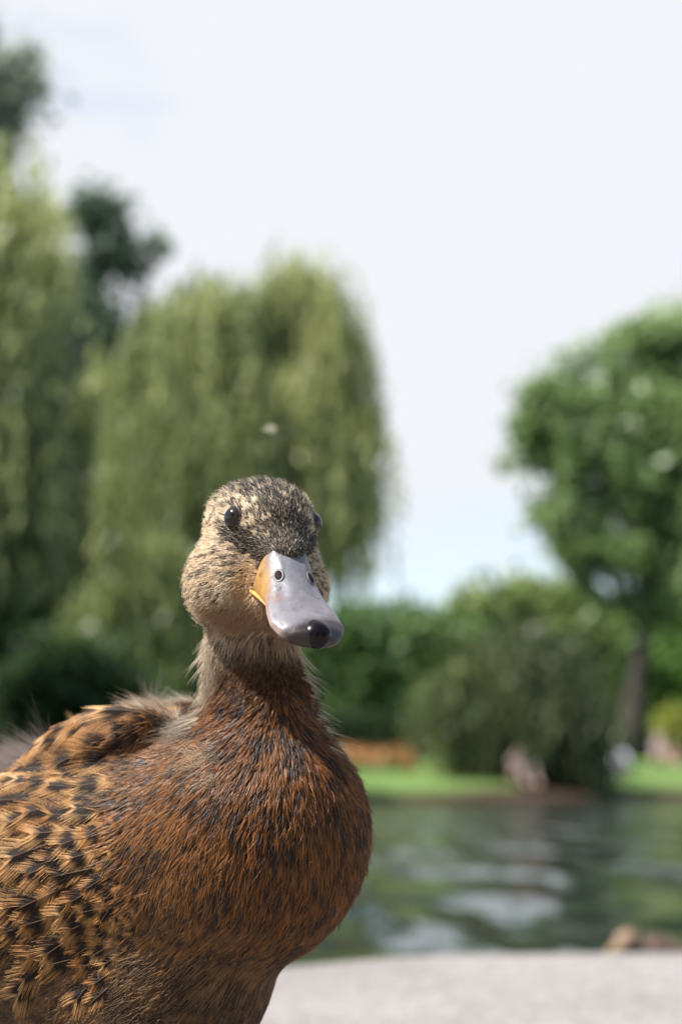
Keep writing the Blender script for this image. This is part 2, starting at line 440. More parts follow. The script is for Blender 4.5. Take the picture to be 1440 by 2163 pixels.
def tree(name, base_u, Y, blobs, n, size, c0, c1, tr, label, cat='tree', group=None, gap=.3, cell=1.2, lean=0, deep=.8, top=None, trunk=True, asp=.5, jit=.12):
    bl = [pxblob(u, v, Y + (q[0] if q else 0), r, 1, deep) for u, v, r, *q in blobs]
    bx = at(base_u, 1640, Y); base = np.array([bx[0], Y, land(bx[0], Y)])
    root = bpy.data.objects.new(name, None); COL.objects.link(root); root.location = base
    tagp(root, label, cat, group or ('shrubs on the far bank' if cat == 'shrub' else 'trees on the far bank'))
    tp = np.mean([b[0] for b in bl], 0) if top is None else at(top[0], top[1], Y)
    v, f = trunk_mesh(base, tp, tr, [b[0] for b in bl])
    link('trunk', mesh('trunk', v - base, f), m_bark, root)
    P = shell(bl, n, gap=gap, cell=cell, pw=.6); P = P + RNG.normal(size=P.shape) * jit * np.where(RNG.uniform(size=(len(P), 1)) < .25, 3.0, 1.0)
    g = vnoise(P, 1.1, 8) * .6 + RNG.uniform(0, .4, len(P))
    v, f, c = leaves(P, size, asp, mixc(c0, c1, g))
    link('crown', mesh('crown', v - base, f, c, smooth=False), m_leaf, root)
    return root
def willow(name, base_u, Y, blobs, nstr, zmin, c0, c1, tr, label, lmax=5.0, size=.16, deep=.8, group=None, seg=.2, fall=1.0, inner=0):
    bl = [pxblob(u, v, Y + (q[0] if q else 0), r, 1, deep) for u, v, r, *q in blobs]
    bx = at(base_u, 1640, Y); base = np.array([bx[0], Y, land(bx[0], Y)])
    root = bpy.data.objects.new(name, None); COL.objects.link(root); root.location = base
    tagp(root, label, 'willow', group or 'weeping willows on the far bank')
    tp = np.mean([b[0] for b in bl], 0)
    v, f = trunk_mesh(base, tp, tr, [b[0] for b in bl]); link('trunk', mesh('trunk', v - base, f), m_bark, root)
    # boughs: nodes on the upper shells, each carrying a curtain of strands of its own tone and length
    vol = np.array([b[1][0] * b[1][2] for b in bl]); nb_ = max(8, int(nstr / 42)); k = RNG.choice(len(bl), nb_, p=vol / vol.sum())
    c = np.array([b[0] for b in bl])[k]; r = np.array([b[1] for b in bl])[k]
    d = unit(RNG.normal(size=(nb_, 3))); d[:, 2] = np.abs(d[:, 2]) * .9 - .25; d = unit(d)
    B0 = c + d * r * RNG.uniform(.45, 1.0, nb_)[:, None] ** .5; bt_ = RNG.uniform(0, 1, nb_) ** 1.2; bL = RNG.uniform(.4, 1.15, nb_) * lmax
    w_ = np.repeat(np.arange(nb_), RNG.integers(18, 66, nb_)); n_ = len(w_)
    rad_ = RNG.uniform(.25, .75, nb_)[w_] * min(1, lmax / 4)
    S = B0[w_] + RNG.normal(size=(n_, 3)) * rad_[:, None] * np.array([.75, .75, .35]); d = d[w_]
    out_ = d * np.array([1, 1, 0]); Ls = bL[w_] * RNG.uniform(.55, 1.1, n_)
    Ls = np.minimum(Ls, S[:, 2] - zmin - RNG.uniform(0, 1.2, n_)); Ls = np.clip(Ls, .4, None)
    C = []; G = []; tone = bt_[w_] * .75 + RNG.uniform(0, .25, n_)
    for t_ in np.arange(0, lmax * 1.2, seg):
        m_ = Ls > t_; s = S[m_]; tt = t_ + RNG.uniform(0, seg, len(s))
        off = out_[m_] * (1 - np.exp(-tt / .8))[:, None] * .7 * fall
        C.append(s + off + np.stack([RNG.normal(size=len(s)) * .06, RNG.normal(size=len(s)) * .06, -tt], -1)); G.append(tone[m_])
    C = np.concatenate(C); G = np.concatenate(G)
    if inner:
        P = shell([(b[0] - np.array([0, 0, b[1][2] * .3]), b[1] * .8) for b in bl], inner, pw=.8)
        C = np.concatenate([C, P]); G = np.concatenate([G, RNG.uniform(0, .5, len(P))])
    v, f, cc = leaves(C, size, .33, mixc(c0, c1, G), hang=.7)
    link('crown', mesh('crown', v - base, f, cc, smooth=False), m_leaf, root)
    return root

GW0, GW1 = (.10, .145, .05), (.56, .58, .235)          # willow: olive to straw green
GD0, GD1 = (.025, .045, .022), (.05, .085, .04)         # dark tree
GG0, GG1 = (.045, .11, .018), (.11, .20, .04)          # fresh green
willow('willow_tree', 480, 39, [(640, 595, 62), (620, 700, 85), (530, 680, 80), (400, 690, 110), (260, 850, 95), (570, 870, 140), (670, 950, 75), (430, 950, 180), (700, 900, 50)], 5600, 4.3,
       GW0, GW1, .45, 'large domed yellow green weeping willow on the far bank behind the duck head', lmax=4.6, inner=4500)
willow('willow_tree', -60, 27, [(-70, 380, 100), (-20, 440, 70), (-140, 560, 160), (-50, 700, 90), (-200, 800, 220), (-60, 950, 100)], 3600, 3.2,
       GW0, GW1, .45, 'tall pale weeping willow cut off by the left edge of the photo', lmax=5.5, inner=3500)
willow('willow_tree', 1130, 34.8, [(1070, 1400, 60), (1140, 1420, 62), (1185, 1470, 38), (1005, 1440, 45), (1100, 1375, 40)], 1500, -.3,
       (.035, .06, .028), (.21, .24, .09), .22, 'small dark weeping willow trailing over the water left of the tall dark trunk', lmax=3.6, inner=1200, seg=.14, size=.13, deep=.6)
willow('willow_tree', 290, 33, [(285, 1150, 26), (270, 1240, 30)], 260, .8, (.08, .12, .04), (.36, .40, .15), .10,
       'slim young willow hanging in front of the dark shrubs below the big willow', lmax=2.8)
tree('broadleaf_tree', 20, 44, [(40, 190, 85), (-20, 60, 70), (-60, 100, 130), (-120, 220, 180), (60, 110, 45), (10, 280, 70)], 4200, .20, (.20, .24, .18), (.38, .42, .32), .4,
     'tall grey green tree rising above the pale willow at the top left', gap=.46, cell=1.1)
tree('broadleaf_tree', 250, 42, [(200, 470, 80), (262, 555, 60), (180, 600, 110), (330, 520, 22), (210, 760, 140), (120, 900, 180)], 9000, .20, (.07, .11, .07), (.17, .23, .14), .4,
     'dark thin topped tree standing between the two big willows', gap=.43, cell=1.1)
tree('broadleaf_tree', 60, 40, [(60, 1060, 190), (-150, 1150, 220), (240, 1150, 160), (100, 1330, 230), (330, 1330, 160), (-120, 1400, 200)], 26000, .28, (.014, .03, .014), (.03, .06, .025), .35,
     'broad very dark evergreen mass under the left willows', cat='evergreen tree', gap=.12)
tree('shrub', 160, 31, [(150, 1450, 85), (60, 1500, 90), (250, 1500, 80), (200, 1420, 50)], 7000, .16, (.03, .07, .02), (.08, .13, .04), .1, 'rounded green shrub behind the duck back at lower left', cat='shrub', gap=.2)
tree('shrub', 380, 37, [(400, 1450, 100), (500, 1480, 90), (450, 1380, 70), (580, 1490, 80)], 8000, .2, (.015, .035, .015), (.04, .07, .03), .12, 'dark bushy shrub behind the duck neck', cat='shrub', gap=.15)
# right-hand tall tree
tree("broadleaf_tree", 1356, 45, [(1345, 740, 80), (1440, 720, 100), (1250, 810, 85), (1160, 850, 75), (1350, 880, 125), (1480, 880, 160), (1170, 960, 90), (1110, 900, 50), (1280, 990, 110), (1420, 1060, 140), (1230, 1080, 75),
      (1150, 1085, 45), (1060, 985, 14), (1210, 1150, 60), (1270, 1215, 60), (1400, 1270, 70), (1330, 1235, 75), (1320, 1150, 95), (1450, 1200, 110), (1550, 950, 200), (1560, 1150, 140)], 46000, .18, (.14, .23, .08), (.32, .43, .17), .30,
     'tall open crowned green tree with a dark straight trunk at the right', gap=.44, cell=.75, top=(1350, 1000), deep=.9, jit=.10)
tree('broadleaf_tree', 1090, 66, [(1100, 1290, 75), (1010, 1310, 80), (1180, 1310, 80), (1230, 1360, 90)], 9000, .3, (.12, .18, .05), (.30, .37, .12), .3, 'round light green tree beyond the small dark willow', gap=.25)
tree('broadleaf_tree', 900, 62, [(880, 1370, 95), (960, 1400, 100), (860, 1470, 90), (950, 1500, 80)], 10000, .28, (.07, .14, .045), (.19, .28, .09), .3, 'mid green rounded tree behind the lawn right of the duck bill', gap=.1)
tree('broadleaf_tree', 740, 58, [(745, 1350, 75), (690, 1400, 90), (780, 1420, 80), (640, 1380, 80), (730, 1490, 90)], 10000, .26, (.07, .14, .045), (.18, .28, .09), .3, 'green bushy tree directly right of the duck neck', gap=.22)
tree('broadleaf_tree', 800, 80, [(790, 1330, 60), (730, 1330, 40), (870, 1360, 60)], 4000, .34, (.07, .11, .06), (.15, .20, .11), .3, 'hazy pale green tree top seen farthest back at the centre', gap=.3)
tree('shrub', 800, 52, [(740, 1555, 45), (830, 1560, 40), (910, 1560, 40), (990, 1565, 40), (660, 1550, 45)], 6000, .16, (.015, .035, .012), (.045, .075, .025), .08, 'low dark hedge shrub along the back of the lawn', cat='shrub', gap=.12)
tree('broadleaf_tree', 1330, 72, [(1290, 1380, 110), (1400, 1400, 110), (1330, 1480, 110), (1480, 1450, 120), (1250, 1500, 80), (1430, 1310, 70)], 14000, .3, (.08, .18, .045), (.22, .35, .09), .3, 'fresh green tree mass behind the tall dark trunk', gap=.18)
tree('shrub', 1425, 56, [(1425, 1535, 38), (1465, 1550, 38)], 2500, .13, (.16, .20, .03), (.34, .36, .06), .06, 'yellow green shrub at the right edge beside the trunk', cat='shrub', gap=.15)
tree('broadleaf_tree', 1700, 52, [(1650, 900, 220), (1800, 1100, 240), (1600, 1350, 200)], 12000, .3, GG0, GG1, .4, 'green tree past the right edge of the lawn', gap=.25)
tree('shrub', 1240, 60, [(1180, 1560, 60), (1260, 1560, 60), (1330, 1570, 50), (1100, 1560, 60), (1400, 1590, 40)], 6000, .17, (.03, .07, .02), (.08, .14, .035), .08, 'long low green shrub behind the seated people', cat='shrub', gap=.12)

# far-off wood closing the horizon: one mass
bl = [(np.array([x, 120 + 20 * math.sin(x * .13), 3.0]), np.array([9, 7, 5 + 2.5 * math.sin(x * .31)])) for x in range(-150, 200, 9)]
P = shell(bl, 42000, pw=.3); v, f, c = leaves(P, .55, .55, mixc((.04, .075, .03), (.09, .14, .06), RNG.uniform(0, 1, len(P))))
link('distant_wood', mesh('distant_wood', v, f, c, smooth=False), m_leaf, label='far off green wood along the horizon behind the park', cat='wood', kind='stuff')

# flower bed: leaves and blooms nobody could count
fx = RNG.uniform(at(600, 1600, 38)[0], at(862, 1600, 38)[0], 5200); fy = RNG.uniform(35.2, 38.2, 5200)
fz = land(fx, fy) + RNG.uniform(.03, .30, 5200) * (.6 + .6 * vnoise(np.stack([fx, fy, fy * 0], -1), .9, 2))
P = np.stack([fx, fy, fz], -1); g = RNG.uniform(0, 1, 5200); top_ = (P[:, 2] - land(fx, fy)) > .14
c = np.where((top_ & (g < .60))[:, None], mixc((.62, .17, .07), (.75, .42, .22), RNG.uniform(0, 1, 5200)), np.array((.12, .2, .05)))
v, f, cc = leaves(P, .075, .8, c)
link('flower_bed', mesh('flower_bed', v, f, cc, smooth=False), m_leaf, label='orange flower bed on the lawn beyond the water', cat='flower bed', kind='stuff')
# unseen trees added behind the camera to darken reflections and fill light
for u_, y_, r_, lb in ((-4.5, -9, 3.2, 'dense green tree added out of view behind the camera to darken reflections, nearest the water'), (4.0, -11, 3.6, 'dense green tree added out of view behind the camera to darken reflections, on the inland side'), (11, -6, 3.2, 'lone green tree added out of view beside the camera to darken reflections, far along the path')):
    base = np.array([u_, y_, 0.0]); root = bpy.data.objects.new('broadleaf_tree', None); COL.objects.link(root); root.location = base; tagp(root, lb, 'tree', 'unseen trees added to darken reflections')
    bl = [(base + np.array([0, 0, 4.2]), np.array([r_, r_, 2.6])), (base + np.array([1, .5, 6.0]), np.array([r_ * .7, r_ * .7, 2.0])), (base + np.array([-1.2, 0, 2.6]), np.array([r_ * .7, r_ * .7, 1.6]))]
    v, f = trunk_mesh(base + [0, 0, .3], base + [0, 0, 5.0], .25, [b[0] for b in bl]); link('trunk', mesh('trunk', v - base, f), m_bark, root)
    P = shell(bl, 6000, gap=.15); v, f, c = leaves(P, .28, .55, mixc(GG0, GG1, RNG.uniform(0, 1, len(P)))); link('crown', mesh('crown', v - base, f, c, smooth=False), m_leaf, root)
# ------------------------------------------------------------------ the duck
lo_ = np.array([body(a, l, z) for a in (-25, 13) for l in (-7.5, 7.5) for z in (-9, 9)] + [head(0, 0, 2.5), head(-3.5, 3.5, 0), head(3.5, -3.5, 0)])
BV, BQ = surface_nets(lo_.min(0) - .01, lo_.max(0) + .01, 0.0022)

def hl(p):                                            # head coordinates in cm: left, forward, up
    q = (np.asarray(p) - HO) * 100; return q @ HL, q @ HF, q @ HZ
EYE_N = {s: unit(HL * s * math.sin(math.radians(67)) + HF * math.cos(math.radians(67)) + HZ * .06) for s in (-1, 1)}
def eye_surface(s):
    c0 = head(0, .02, .02); n = EYE_N[s]; t = np.linspace(0, .035, 200)
    d = sdf(c0 + n * t[:, None]); return c0 + n * t[np.argmax(d > 0)]
EYE_P = {s: eye_surface(s) for s in (-1, 1)}
def seg_d(p, a, b):
    ab = b - a; h = np.clip(((p - a) @ ab) / (ab @ ab), 0, 1); return np.linalg.norm(p - a - h[..., None] * ab, axis=-1) * 100

# bill frame
BE = HF * .745 - HZ * .667; BN = HF * .667 + HZ * .745; BV0 = head(0, 2.25, -1.02)
BE = unit(BE - HL * .07); BN = unit(BN); BHL = unit(np.cross(BE, BN)); BHL = BHL * np.sign(BHL @ HL)
def bl_(s, l, n): return BV0 + (BE * s + HL * l + BN * n) * .01

DARK = np.array((.022, .017, .016)); BUFF = np.array((.50, .375, .25)); RUST = np.array((.16, .062, .018)); GOLD = np.array((.32, .16, .055))
def regions(p):
    """smooth weights of head, neck, breast, flank/shoulder, belly; plus image-free body coordinates"""
    l, f, z = hl(p)
    wh = sstep(-4.6, -3.6, z)
    q = (p - BC) * 100; a = q @ BA; bz = q[..., 2]; bl = q @ BL
    neckz = (p[..., 2] - at(545, 1470, .575)[2]) * 100
    wn = (1 - wh) * sstep(-.9, .9, neckz)
    rest = np.clip(1 - wh - wn, 0, 1)
    side = sstep(6.6, 4.4, a + .30 * bz)              # behind the breast
    belly = sstep(-.2, -3.2, bz - .12 * a)
    return wh, wn, rest * (1 - side) * (1 - belly), rest * side * (1 - belly), rest * belly, a, bl, bz, l, f, z
def flow(p, nrm):
    wh, wn, wb, wf, wbe, a, bl, bz, l, f, z = regions(p)
    B = bl_(0.6, 0, -.6); d1 = unit(p - B) - np.array([0, 0, .25])
    d2 = np.array([0, 0, -1.0]) - BA * .25
    src = at(590, 1460, .555); d3 = unit(p - src) * .9 + np.array([0, 0, -.35]) - BA * .25
    d4 = -BA * 1.0 + np.array([0, 0, -.30]) - 0 * BL
    dd = wh[:, None] * d1 + wn[:, None] * d2 + (wb + wbe * .25)[:, None] * d3 + (wf + wbe * .75)[:, None] * d4
    dd = dd - nrm * np.sum(dd * nrm, -1, keepdims=True)
    return unit(dd)
def head_dark(p):
    """share of dark feathers on head"""
    l, f, z = hl(p); al = np.abs(l)
    crown = sstep(1.35, .75, al - .12 * np.clip(z, 0, 2)) * sstep(-1.5 - .6 * sstep(1.2, 1.8, f), -.9 - .6 * sstep(1.2, 1.8, f), z)
    lore = sstep(.52, .22, np.minimum(seg_d(p, head(1.45, .55, -.35), bl_(.0, .85, -.5)), seg_d(p, head(-1.45, .55, -.35), bl_(.0, -.85, -.5))))
    back = sstep(.5, -.8, f) * sstep(.4, 1.0, z)
    line = sstep(.35, .12, np.abs(al - 1.0)) * sstep(-.2, .5, f) * sstep(1.0, .2, z) * sstep(-1.1, -.6, z)     # pale stripe above the lore
    return np.clip(np.maximum((.48 + .40 * sstep(.8, .2, al) * sstep(.9, -.6, z)) * crown * (1 - .55 * line), .74 * lore), 0, 1) + .15 * back * (1 - crown)
def base_col(p):
    wh, wn, wb, wf, wbe, a, bl, bz, l, f, z = regions(p)
    hd = np.clip(head_dark(p), 0, 1)
    throat = sstep(-2.6, -3.4, z) * sstep(-.6, .4, f)
    hc = mixc(BUFF, (.46, .27, .14), throat); hc = mixc(hc, DARK * 1.6, np.clip(hd + .12, 0, .9))
    n1_ = vnoise(p, .006, 1); n2_ = vnoise(p, .013, 2)
    nc = mixc((.36, .26, .16), (.17, .09, .045), sstep(-.5, 2.2, f) * .8)
    bc = mixc(RUST, (.34, .15, .045), n2_); bc = mixc(bc, DARK, sstep(.62, .8, n1_) * .8)
    fc = mixc(GOLD, (.30, .13, .05), n2_)
    bec = mixc((.20, .105, .05), (.26, .16, .095), sstep(-4, -7, bz)); bec = mixc(bec, DARK * 2, sstep(.66, .82, n1_) * .6)
    c = wh[:, None] * hc + wn[:, None] * nc + wb[:, None] * bc + wf[:, None] * fc + wbe[:, None] * bec
    return np.clip(c, .01, 1)

m_plume = mat('plumage', attr=True, rough=.5, spec=.2, trans=.2)
m_wet = mat('wet_plumage', attr=True, rough=.36, spec=.42, trans=.18)
m_skin = mat('under_plumage', attr=True, rough=.8, spec=.2, bump=(900, .6), dist=.0006)
m_down = mat('soft_down', attr=True, rough=.7, spec=.2, trans=.45)
duck = bpy.data.objects.new('duck', None); COL.objects.link(duck)
DB = np.array([BC[0], BC[1], 0.0]); duck.location = DB
tagp(duck, 'large young brown speckled duck on the pale path, facing the camera', 'duck')
def dlink(name, data, m, parent=duck, **k): return link(name, data, m, parent, **k)
dlink('body', mesh('body', BV - DB, BQ, base_col(BV) * .55), m_skin)

# bill: arched upper half lofted along its axis
def bw(s): return np.interp(s, [-.9, 0, .5, 1.3, 2.2, 3.2, 4.0, 4.5, 4.8, 4.97, 5.05], [.74, .90, 1.06, 1.02, 1.05, 1.22, 1.27, 1.08, .80, .47, .05])
def bt(s): return np.interp(s, [-.9, 0, .8, 1.6, 2.6, 3.6, 4.4, 4.8, 5.05], [.42, .06, -.10, -.24, -.34, -.34, -.24, -.28, -.50])
def br(s): return np.interp(s, [-.9, 0, .5, 1.3, 2.2, 3.2, 4.0, 4.6, 5.05], [-1.2, -1.66, -1.66, -1.40, -1.08, -.86, -.78, -.76, -.72])
def bill_pt(s, th):
    """th 0 = rim on the bird's left, pi = rim on its right"""
    s = np.asarray(s, float); th = np.asarray(th, float)
    w = bw(s); c = np.cos(th); k = np.interp(s, [0, 1.5, 3.5, 5], [1.12, 1.05, .85, .8]); kk = np.interp(s, [0, 1.2, 3.2, 5], [.72, .72, .72, .8])
    lat = np.sign(c) * np.abs(c) ** k * w; hh = np.abs(np.sin(th)) ** kk
    lip = np.exp(-((1 - np.abs(c)) / .10) ** 2) * sstep(1.8, 3.4, s) * .05 * sstep(5.05, 4.8, s)
    lat = lat + np.sign(c) * lip
    n = br(s) + (bt(s) - br(s)) * hh + lip * .6
    n = n - .36 * np.exp(-(c / .42) ** 2) * sstep(.65, -.15, s) + .17 * np.exp(-((np.abs(c) - .66) / .22) ** 2) * sstep(1.0, -.1, s)
    # soft ridge and hollow in front of nostrils
    n = n - .06 * np.exp(-((np.abs(c) - .55) / .2) ** 2) * np.exp(-((s - 2.3) / .9) ** 2)
    n = n + .05 * np.exp(-((np.abs(c) - .48) / .13) ** 2) * np.exp(-((s - 1.0) / .5) ** 2)
    return BV0 + (BE * s[..., None] + BHL * lat[..., None] + BN * n[..., None]) * .01
S_ = np.concatenate([np.linspace(-.9, 4.4, 74), 4.4 + .65 * np.sin(np.linspace(0, 1, 17)[1:] * math.pi / 2)]); T_ = np.linspace(0, math.pi, 49)
SS, TT = np.meshgrid(S_, T_, indexing='ij'); PV = bill_pt(SS, TT)
under = PV[:, [0, 4, 10, 24, 38, 44, 48]].copy()
q_ = (under - BV0) @ BN; rim = (br(S_) * .01)[:, None]; under = under + BN * ((rim - .0008 - q_) )[..., None] - 0
under = under + (BV0 + BE * ((under - BV0) @ BE)[..., None] + BN * ((under - BV0) @ BN)[..., None] - under) * .06
ALLP = np.concatenate([PV, under[:, ::-1]], 1); nr = ALLP.shape[1]; V = ALLP.reshape(-1, 3)
F = np.array([[i * nr + j, i * nr + (j + 1) % nr, (i + 1) * nr + (j + 1) % nr, (i + 1) * nr + j] for i in range(len(S_) - 1) for j in range(nr)])
q = (V - BV0) * 100; s = q @ BE; lt = q @ BHL; nn = q @ BN
w_ = bw(s); rr = np.clip((nn - br(s)) / (bt(s) - br(s) + 1e-6), -.2, 1.2); nz = vnoise(V, .0035, 41); nz2 = vnoise(V, .0011, 42)
c = mixc((.128, .123, .140), (.150, .139, .150), sstep(1, 3.5, s) * .7 + .3 * nz)
yel = sstep(.98, .52, rr + .42 * sstep(.9, 3.2, s) + .16 * (nz - .5)) * sstep(3.6, 1.4, s)
c = mixc(c, (.30, .155, .035), yel * .9)
bro = sstep(.55, .12, rr + .2 * (nz - .5)) * sstep(1.5, 2.4, s); c = mixc(c, (.30, .17, .12), bro * .75)
smu = sstep(.75, .15, np.hypot((s - 2.7) / 1.1, (lt + .85) / .32) + .9 * (vnoise(V, .0016, 47) - .5)); c = mixc(c, (.17, .10, .075), smu * .7)
c = c * (.86 + .28 * vnoise(V, .0022, 48))[:, None]
lipm = sstep(.28, .05, rr) * sstep(2.6, 3.3, s); c = mixc(c, (.36, .31, .33), lipm * .5)
c = mixc(c, (.022, .013, .012), sstep(3.85, 4.35, s + .3 * (nz - .5) - .10 * np.abs(lt) + .45 * lt) * .96)
sp = ((nz2 > .87) & (s > .3) & (s < 3.0) & (rr < .8)); c[sp] = c[sp] * .35
c = mixc(c, (.035, .02, .02), sstep(.02, -.1, rr) * .6)
m_bill = mat('bill_horn', attr=True, rough=.45, spec=.42, sss=.15, coat=.03, bump=(420, .45), vary=(120, .12), dist=.0006)
bill = dlink('bill', mesh('bill', V - DB, F, c), m_bill)
# lower half
s2 = np.linspace(-.4, 4.55, 40); T2 = np.linspace(math.pi, 2 * math.pi, 17)
SS, TT = np.meshgrid(s2, T2, indexing='ij'); w2 = np.minimum(bw(SS) * np.interp(SS, [-.4, .6, 1.4, 4.6], [1.02, 1.12, 1.05, .84]), 2); w2 = w2 * np.sqrt(np.clip(1 - ((SS - 3.6) / 1.0).clip(0) ** 2, .01, 1))
P2 = BV0 + (BE * SS[..., None] + BHL * (np.cos(TT) * w2)[..., None] + BN * (br(SS) - .06 + np.sin(TT) * np.interp(SS, [-.4, .8, 2.5, 4.6], [.42, .36, .22, .08]))[..., None]) * .01
P2 = np.concatenate([P2, (P2[:, [-1]] + P2[:, [0]]) / 2], 1); nr = P2.shape[1]; V = P2.reshape(-1, 3)
F = [[i * nr + j, (i + 1) * nr + j, (i + 1) * nr + (j + 1) % nr, i * nr + (j + 1) % nr] for i in range(len(s2) - 1) for j in range(nr)]
F.append(list(range((len(s2) - 1) * nr, len(s2) * nr)))
c = mixc((.55, .27, .05), (.38, .20, .10), sstep(.8, 3, np.repeat(s2, nr)))
dlink('lower_bill', mesh('lower_bill', V - DB, F, c), m_bill, bill, label='yellow orange lower half of the bill')
# nail
m_nail = mat('dark_nail', (.006, .003, .003), rough=.25, spec=.22, coat=0, vary=(300, .5))
M = np.stack([HL, BE, BN]); v, f = sphere((0, 0, 0), (.0050, .0058, .0034), M, 28, 18)
x = (v @ BE); v = v + BN * (-(np.clip(x, 0, 1) / .0058) ** 2 * .0018)[:, None]
dlink('nail', mesh('nail', v + bl_(4.60, .16, -.46) - DB, f), m_nail, bill, label='dark hooked nail at the bill tip')
# nostrils: raised rim round a dark reddish hollow
m_nos = mat('nostril_hollow', (.014, .005, .004), rough=.7, spec=.1, vary=(500, .4)); m_rim = mat('nostril_rim', (.085, .08, .092), rough=.5)
for sd in (1, -1):
    th = math.pi / 2 - sd * math.radians(36); p = bill_pt(1.46, th); du = bill_pt(1.64, th) - bill_pt(1.28, th); dv = bill_pt(1.46, th + .12) - bill_pt(1.46, th - .12)
    n = unit(np.cross(du, dv)); n = n * np.sign(n @ BN); u_ = unit(du); w_v = np.cross(n, u_)
    Mx = np.stack([w_v, u_, n]); v, f = sphere(p + n * .0001, (.00125, .0025, .0006), Mx, 20, 12)
    ns = dlink('nostril', mesh('nostril', v - DB, f), m_nos, bill)
    v, f = torus((0, 0, 0), (0, 0, 1), .0020, .00055, 1, up=(0, 1, 0)); v = v * np.array([.80, 1.35, .5]); v = v @ Mx + p + n * .0001
    dlink('rim', mesh('rim', v - DB, f), m_rim, ns)
# eyes
m_iris = mat('brown_iris', (.022, .009, .005), rough=.06, spec=.4, coat=0, vary=(700, .3)); m_pup = mat('pupil', (.003, .003, .004), rough=.05, spec=.4, coat=0)
m_lid = mat('eyelid', (.045, .035, .03), rough=.5)
for sd in (1, -1):
    n = EYE_N[sd]; p = EYE_P[sd]; c = p - n * .0016
    Mx = basis(n, HZ)
    v, f = sphere(c, .0046, None, 32, 20); ey = dlink('eye', mesh('eye', v - DB, f), m_iris)
    v, f = sphere((0, 0, 0), (1, 1, 1), None, 28, 24); v = v[:28 * 9]; f = [q for q in f if max(q) < 28 * 9]
    v = v * np.array([.0028, .0028, .0028]) ; z = v[:, 2] - v[:, 2].min(); R_ = np.stack([Mx[0], Mx[2], n])
    rr_ = np.hypot(v[:, 0], v[:, 1]); v = np.stack([v[:, 0], v[:, 1], np.sqrt(.0046 ** 2 - rr_ ** 2) + .00008], -1) @ R_ + c
    dlink('pupil', mesh('pupil', v - DB, f), m_pup, ey)
    v, f = torus(c + n * .0019, n, .0042, .00036, .93); dlink('eyelid', mesh('eyelid', v - DB, f), m_lid, ey)
# legs and webbed feet
m_leg = mat('leg_skin', (.32, .15, .05), rough=.5, bump=(900, .6), dist=.0004, vary=(150, .3))
for sd in (-1, 1):
    h = body(1.0, 3.0 * sd, -6.6); k = np.array([h[0] - .006, h[1], .052]); g = np.array([h[0] + .004, h[1], .009])
    v, f = tube([h, h * .5 + k * .5, k, k * .5 + g * .5, g], [.0075, .0055, .0048, .0038, .0045], 12)
    lg = dlink('leg', mesh('leg', v - DB, f), m_leg); toes = []
    tips = []
    for an in (-28, 0, 28):
        ca, sa = math.cos(math.radians(an)), math.sin(math.radians(an)); dr = BA * ca + np.cross(HZ, BA) * sa; tp = g * [1, 1, 0] + dr * (.05 if an == 0 else .044) + HZ * .003; tips.append(tp)
        toes.append(tube([g, g * .5 + tp * .5 + HZ * .002, tp], [.0042, .0034, .0018], 8))
    bk = g * [1, 1, 0] - BA * .016 + HZ * .003; toes.append(tube([g, bk], [.003, .0014], 8))
    gg = g * [1, 1, 0] + HZ * .0065
    for a_, b_ in ((0, 1), (1, 2)):
        md = (tips[a_] + tips[b_]) / 2 * .93 + gg * .07; P = [gg, tips[a_], md, tips[b_]]; up_ = HZ * .0016
        toes.append((np.array([x for x in P] + [x + up_ for x in P]), [[3, 2, 1, 0], [4, 5, 6, 7], [0, 1, 5, 4], [1, 2, 6, 5], [2, 3, 7, 6], [3, 0, 4, 7]]))
    v, f = join(toes); dlink('foot', mesh('foot', v - DB, f), m_leg, lg)
# ------------------------------------------------------------------ plumage
_tri = np.concatenate([BQ[:, [0, 1, 2]], BQ[:, [0, 2, 3]]])
_a, _b, _c = BV[_tri[:, 0]], BV[_tri[:, 1]], BV[_tri[:, 2]]
_area = np.linalg.norm(np.cross(_b - _a, _c - _a), axis=1) / 2 * 1e4          # cm2
_cen = (_a + _b + _c) / 3; _nrm = grad(_cen)
_seen = np.sum(_nrm * unit(CAM - _cen), -1)
def bill_inside(p, m=.0):
    """points that lie inside the bill or eyes"""
    q = (p - BV0) * 100; s = q @ BE; l = q @ BHL; n = q @ BN
    hh = np.clip(1 - (np.abs(l) / (bw(s) + m + 1e-6)) ** 2, 0, 1) ** .5
    ins = (s > -.1) & (s < 5) & (np.abs(l) < bw(s) + m) & (n > br(s) - .25 - m) & (n < br(s) + (bt(s) - br(s)) * hh + m - .42 * np.exp(-(l / .42) ** 2) * sstep(.70, -.1, s))
    return ins
def eye_near(p, r):
    return (np.linalg.norm(p - EYE_P[1], axis=-1) < r) | (np.linalg.norm(p - EYE_P[-1], axis=-1) < r)
def seeds(dens, wfun):
    """random points on the skin; dens per cm2, thinned on the side turned from the camera"""
    w = _area * wfun(_cen) * np.interp(_seen, [-.6, -.2], [.22, 1.0])
    n = int(w.sum() * dens); k = RNG.choice(len(w), n, p=w / w.sum())
    u = RNG.uniform(size=n); v = RNG.uniform(size=n); f = u + v > 1; u[f] = 1 - u[f]; v[f] = 1 - v[f]
    p = _a[k] + (_b - _a)[k] * u[:, None] + (_c - _a)[k] * v[:, None]
    nn = grad(p); return p - nn * sdf(p)[:, None], nn
def settle(P, N_, H):
    """push points so they stand height H above the skin (N_ = local normal)"""
    sh = P.shape; d = sdf(P.reshape(-1, 3)).reshape(sh[:-1]); return P + N_ * (H - d)[..., None]
def rot(D, N_, ang):
    return D * np.cos(ang)[:, None] + np.cross(N_, D) * np.sin(ang)[:, None]
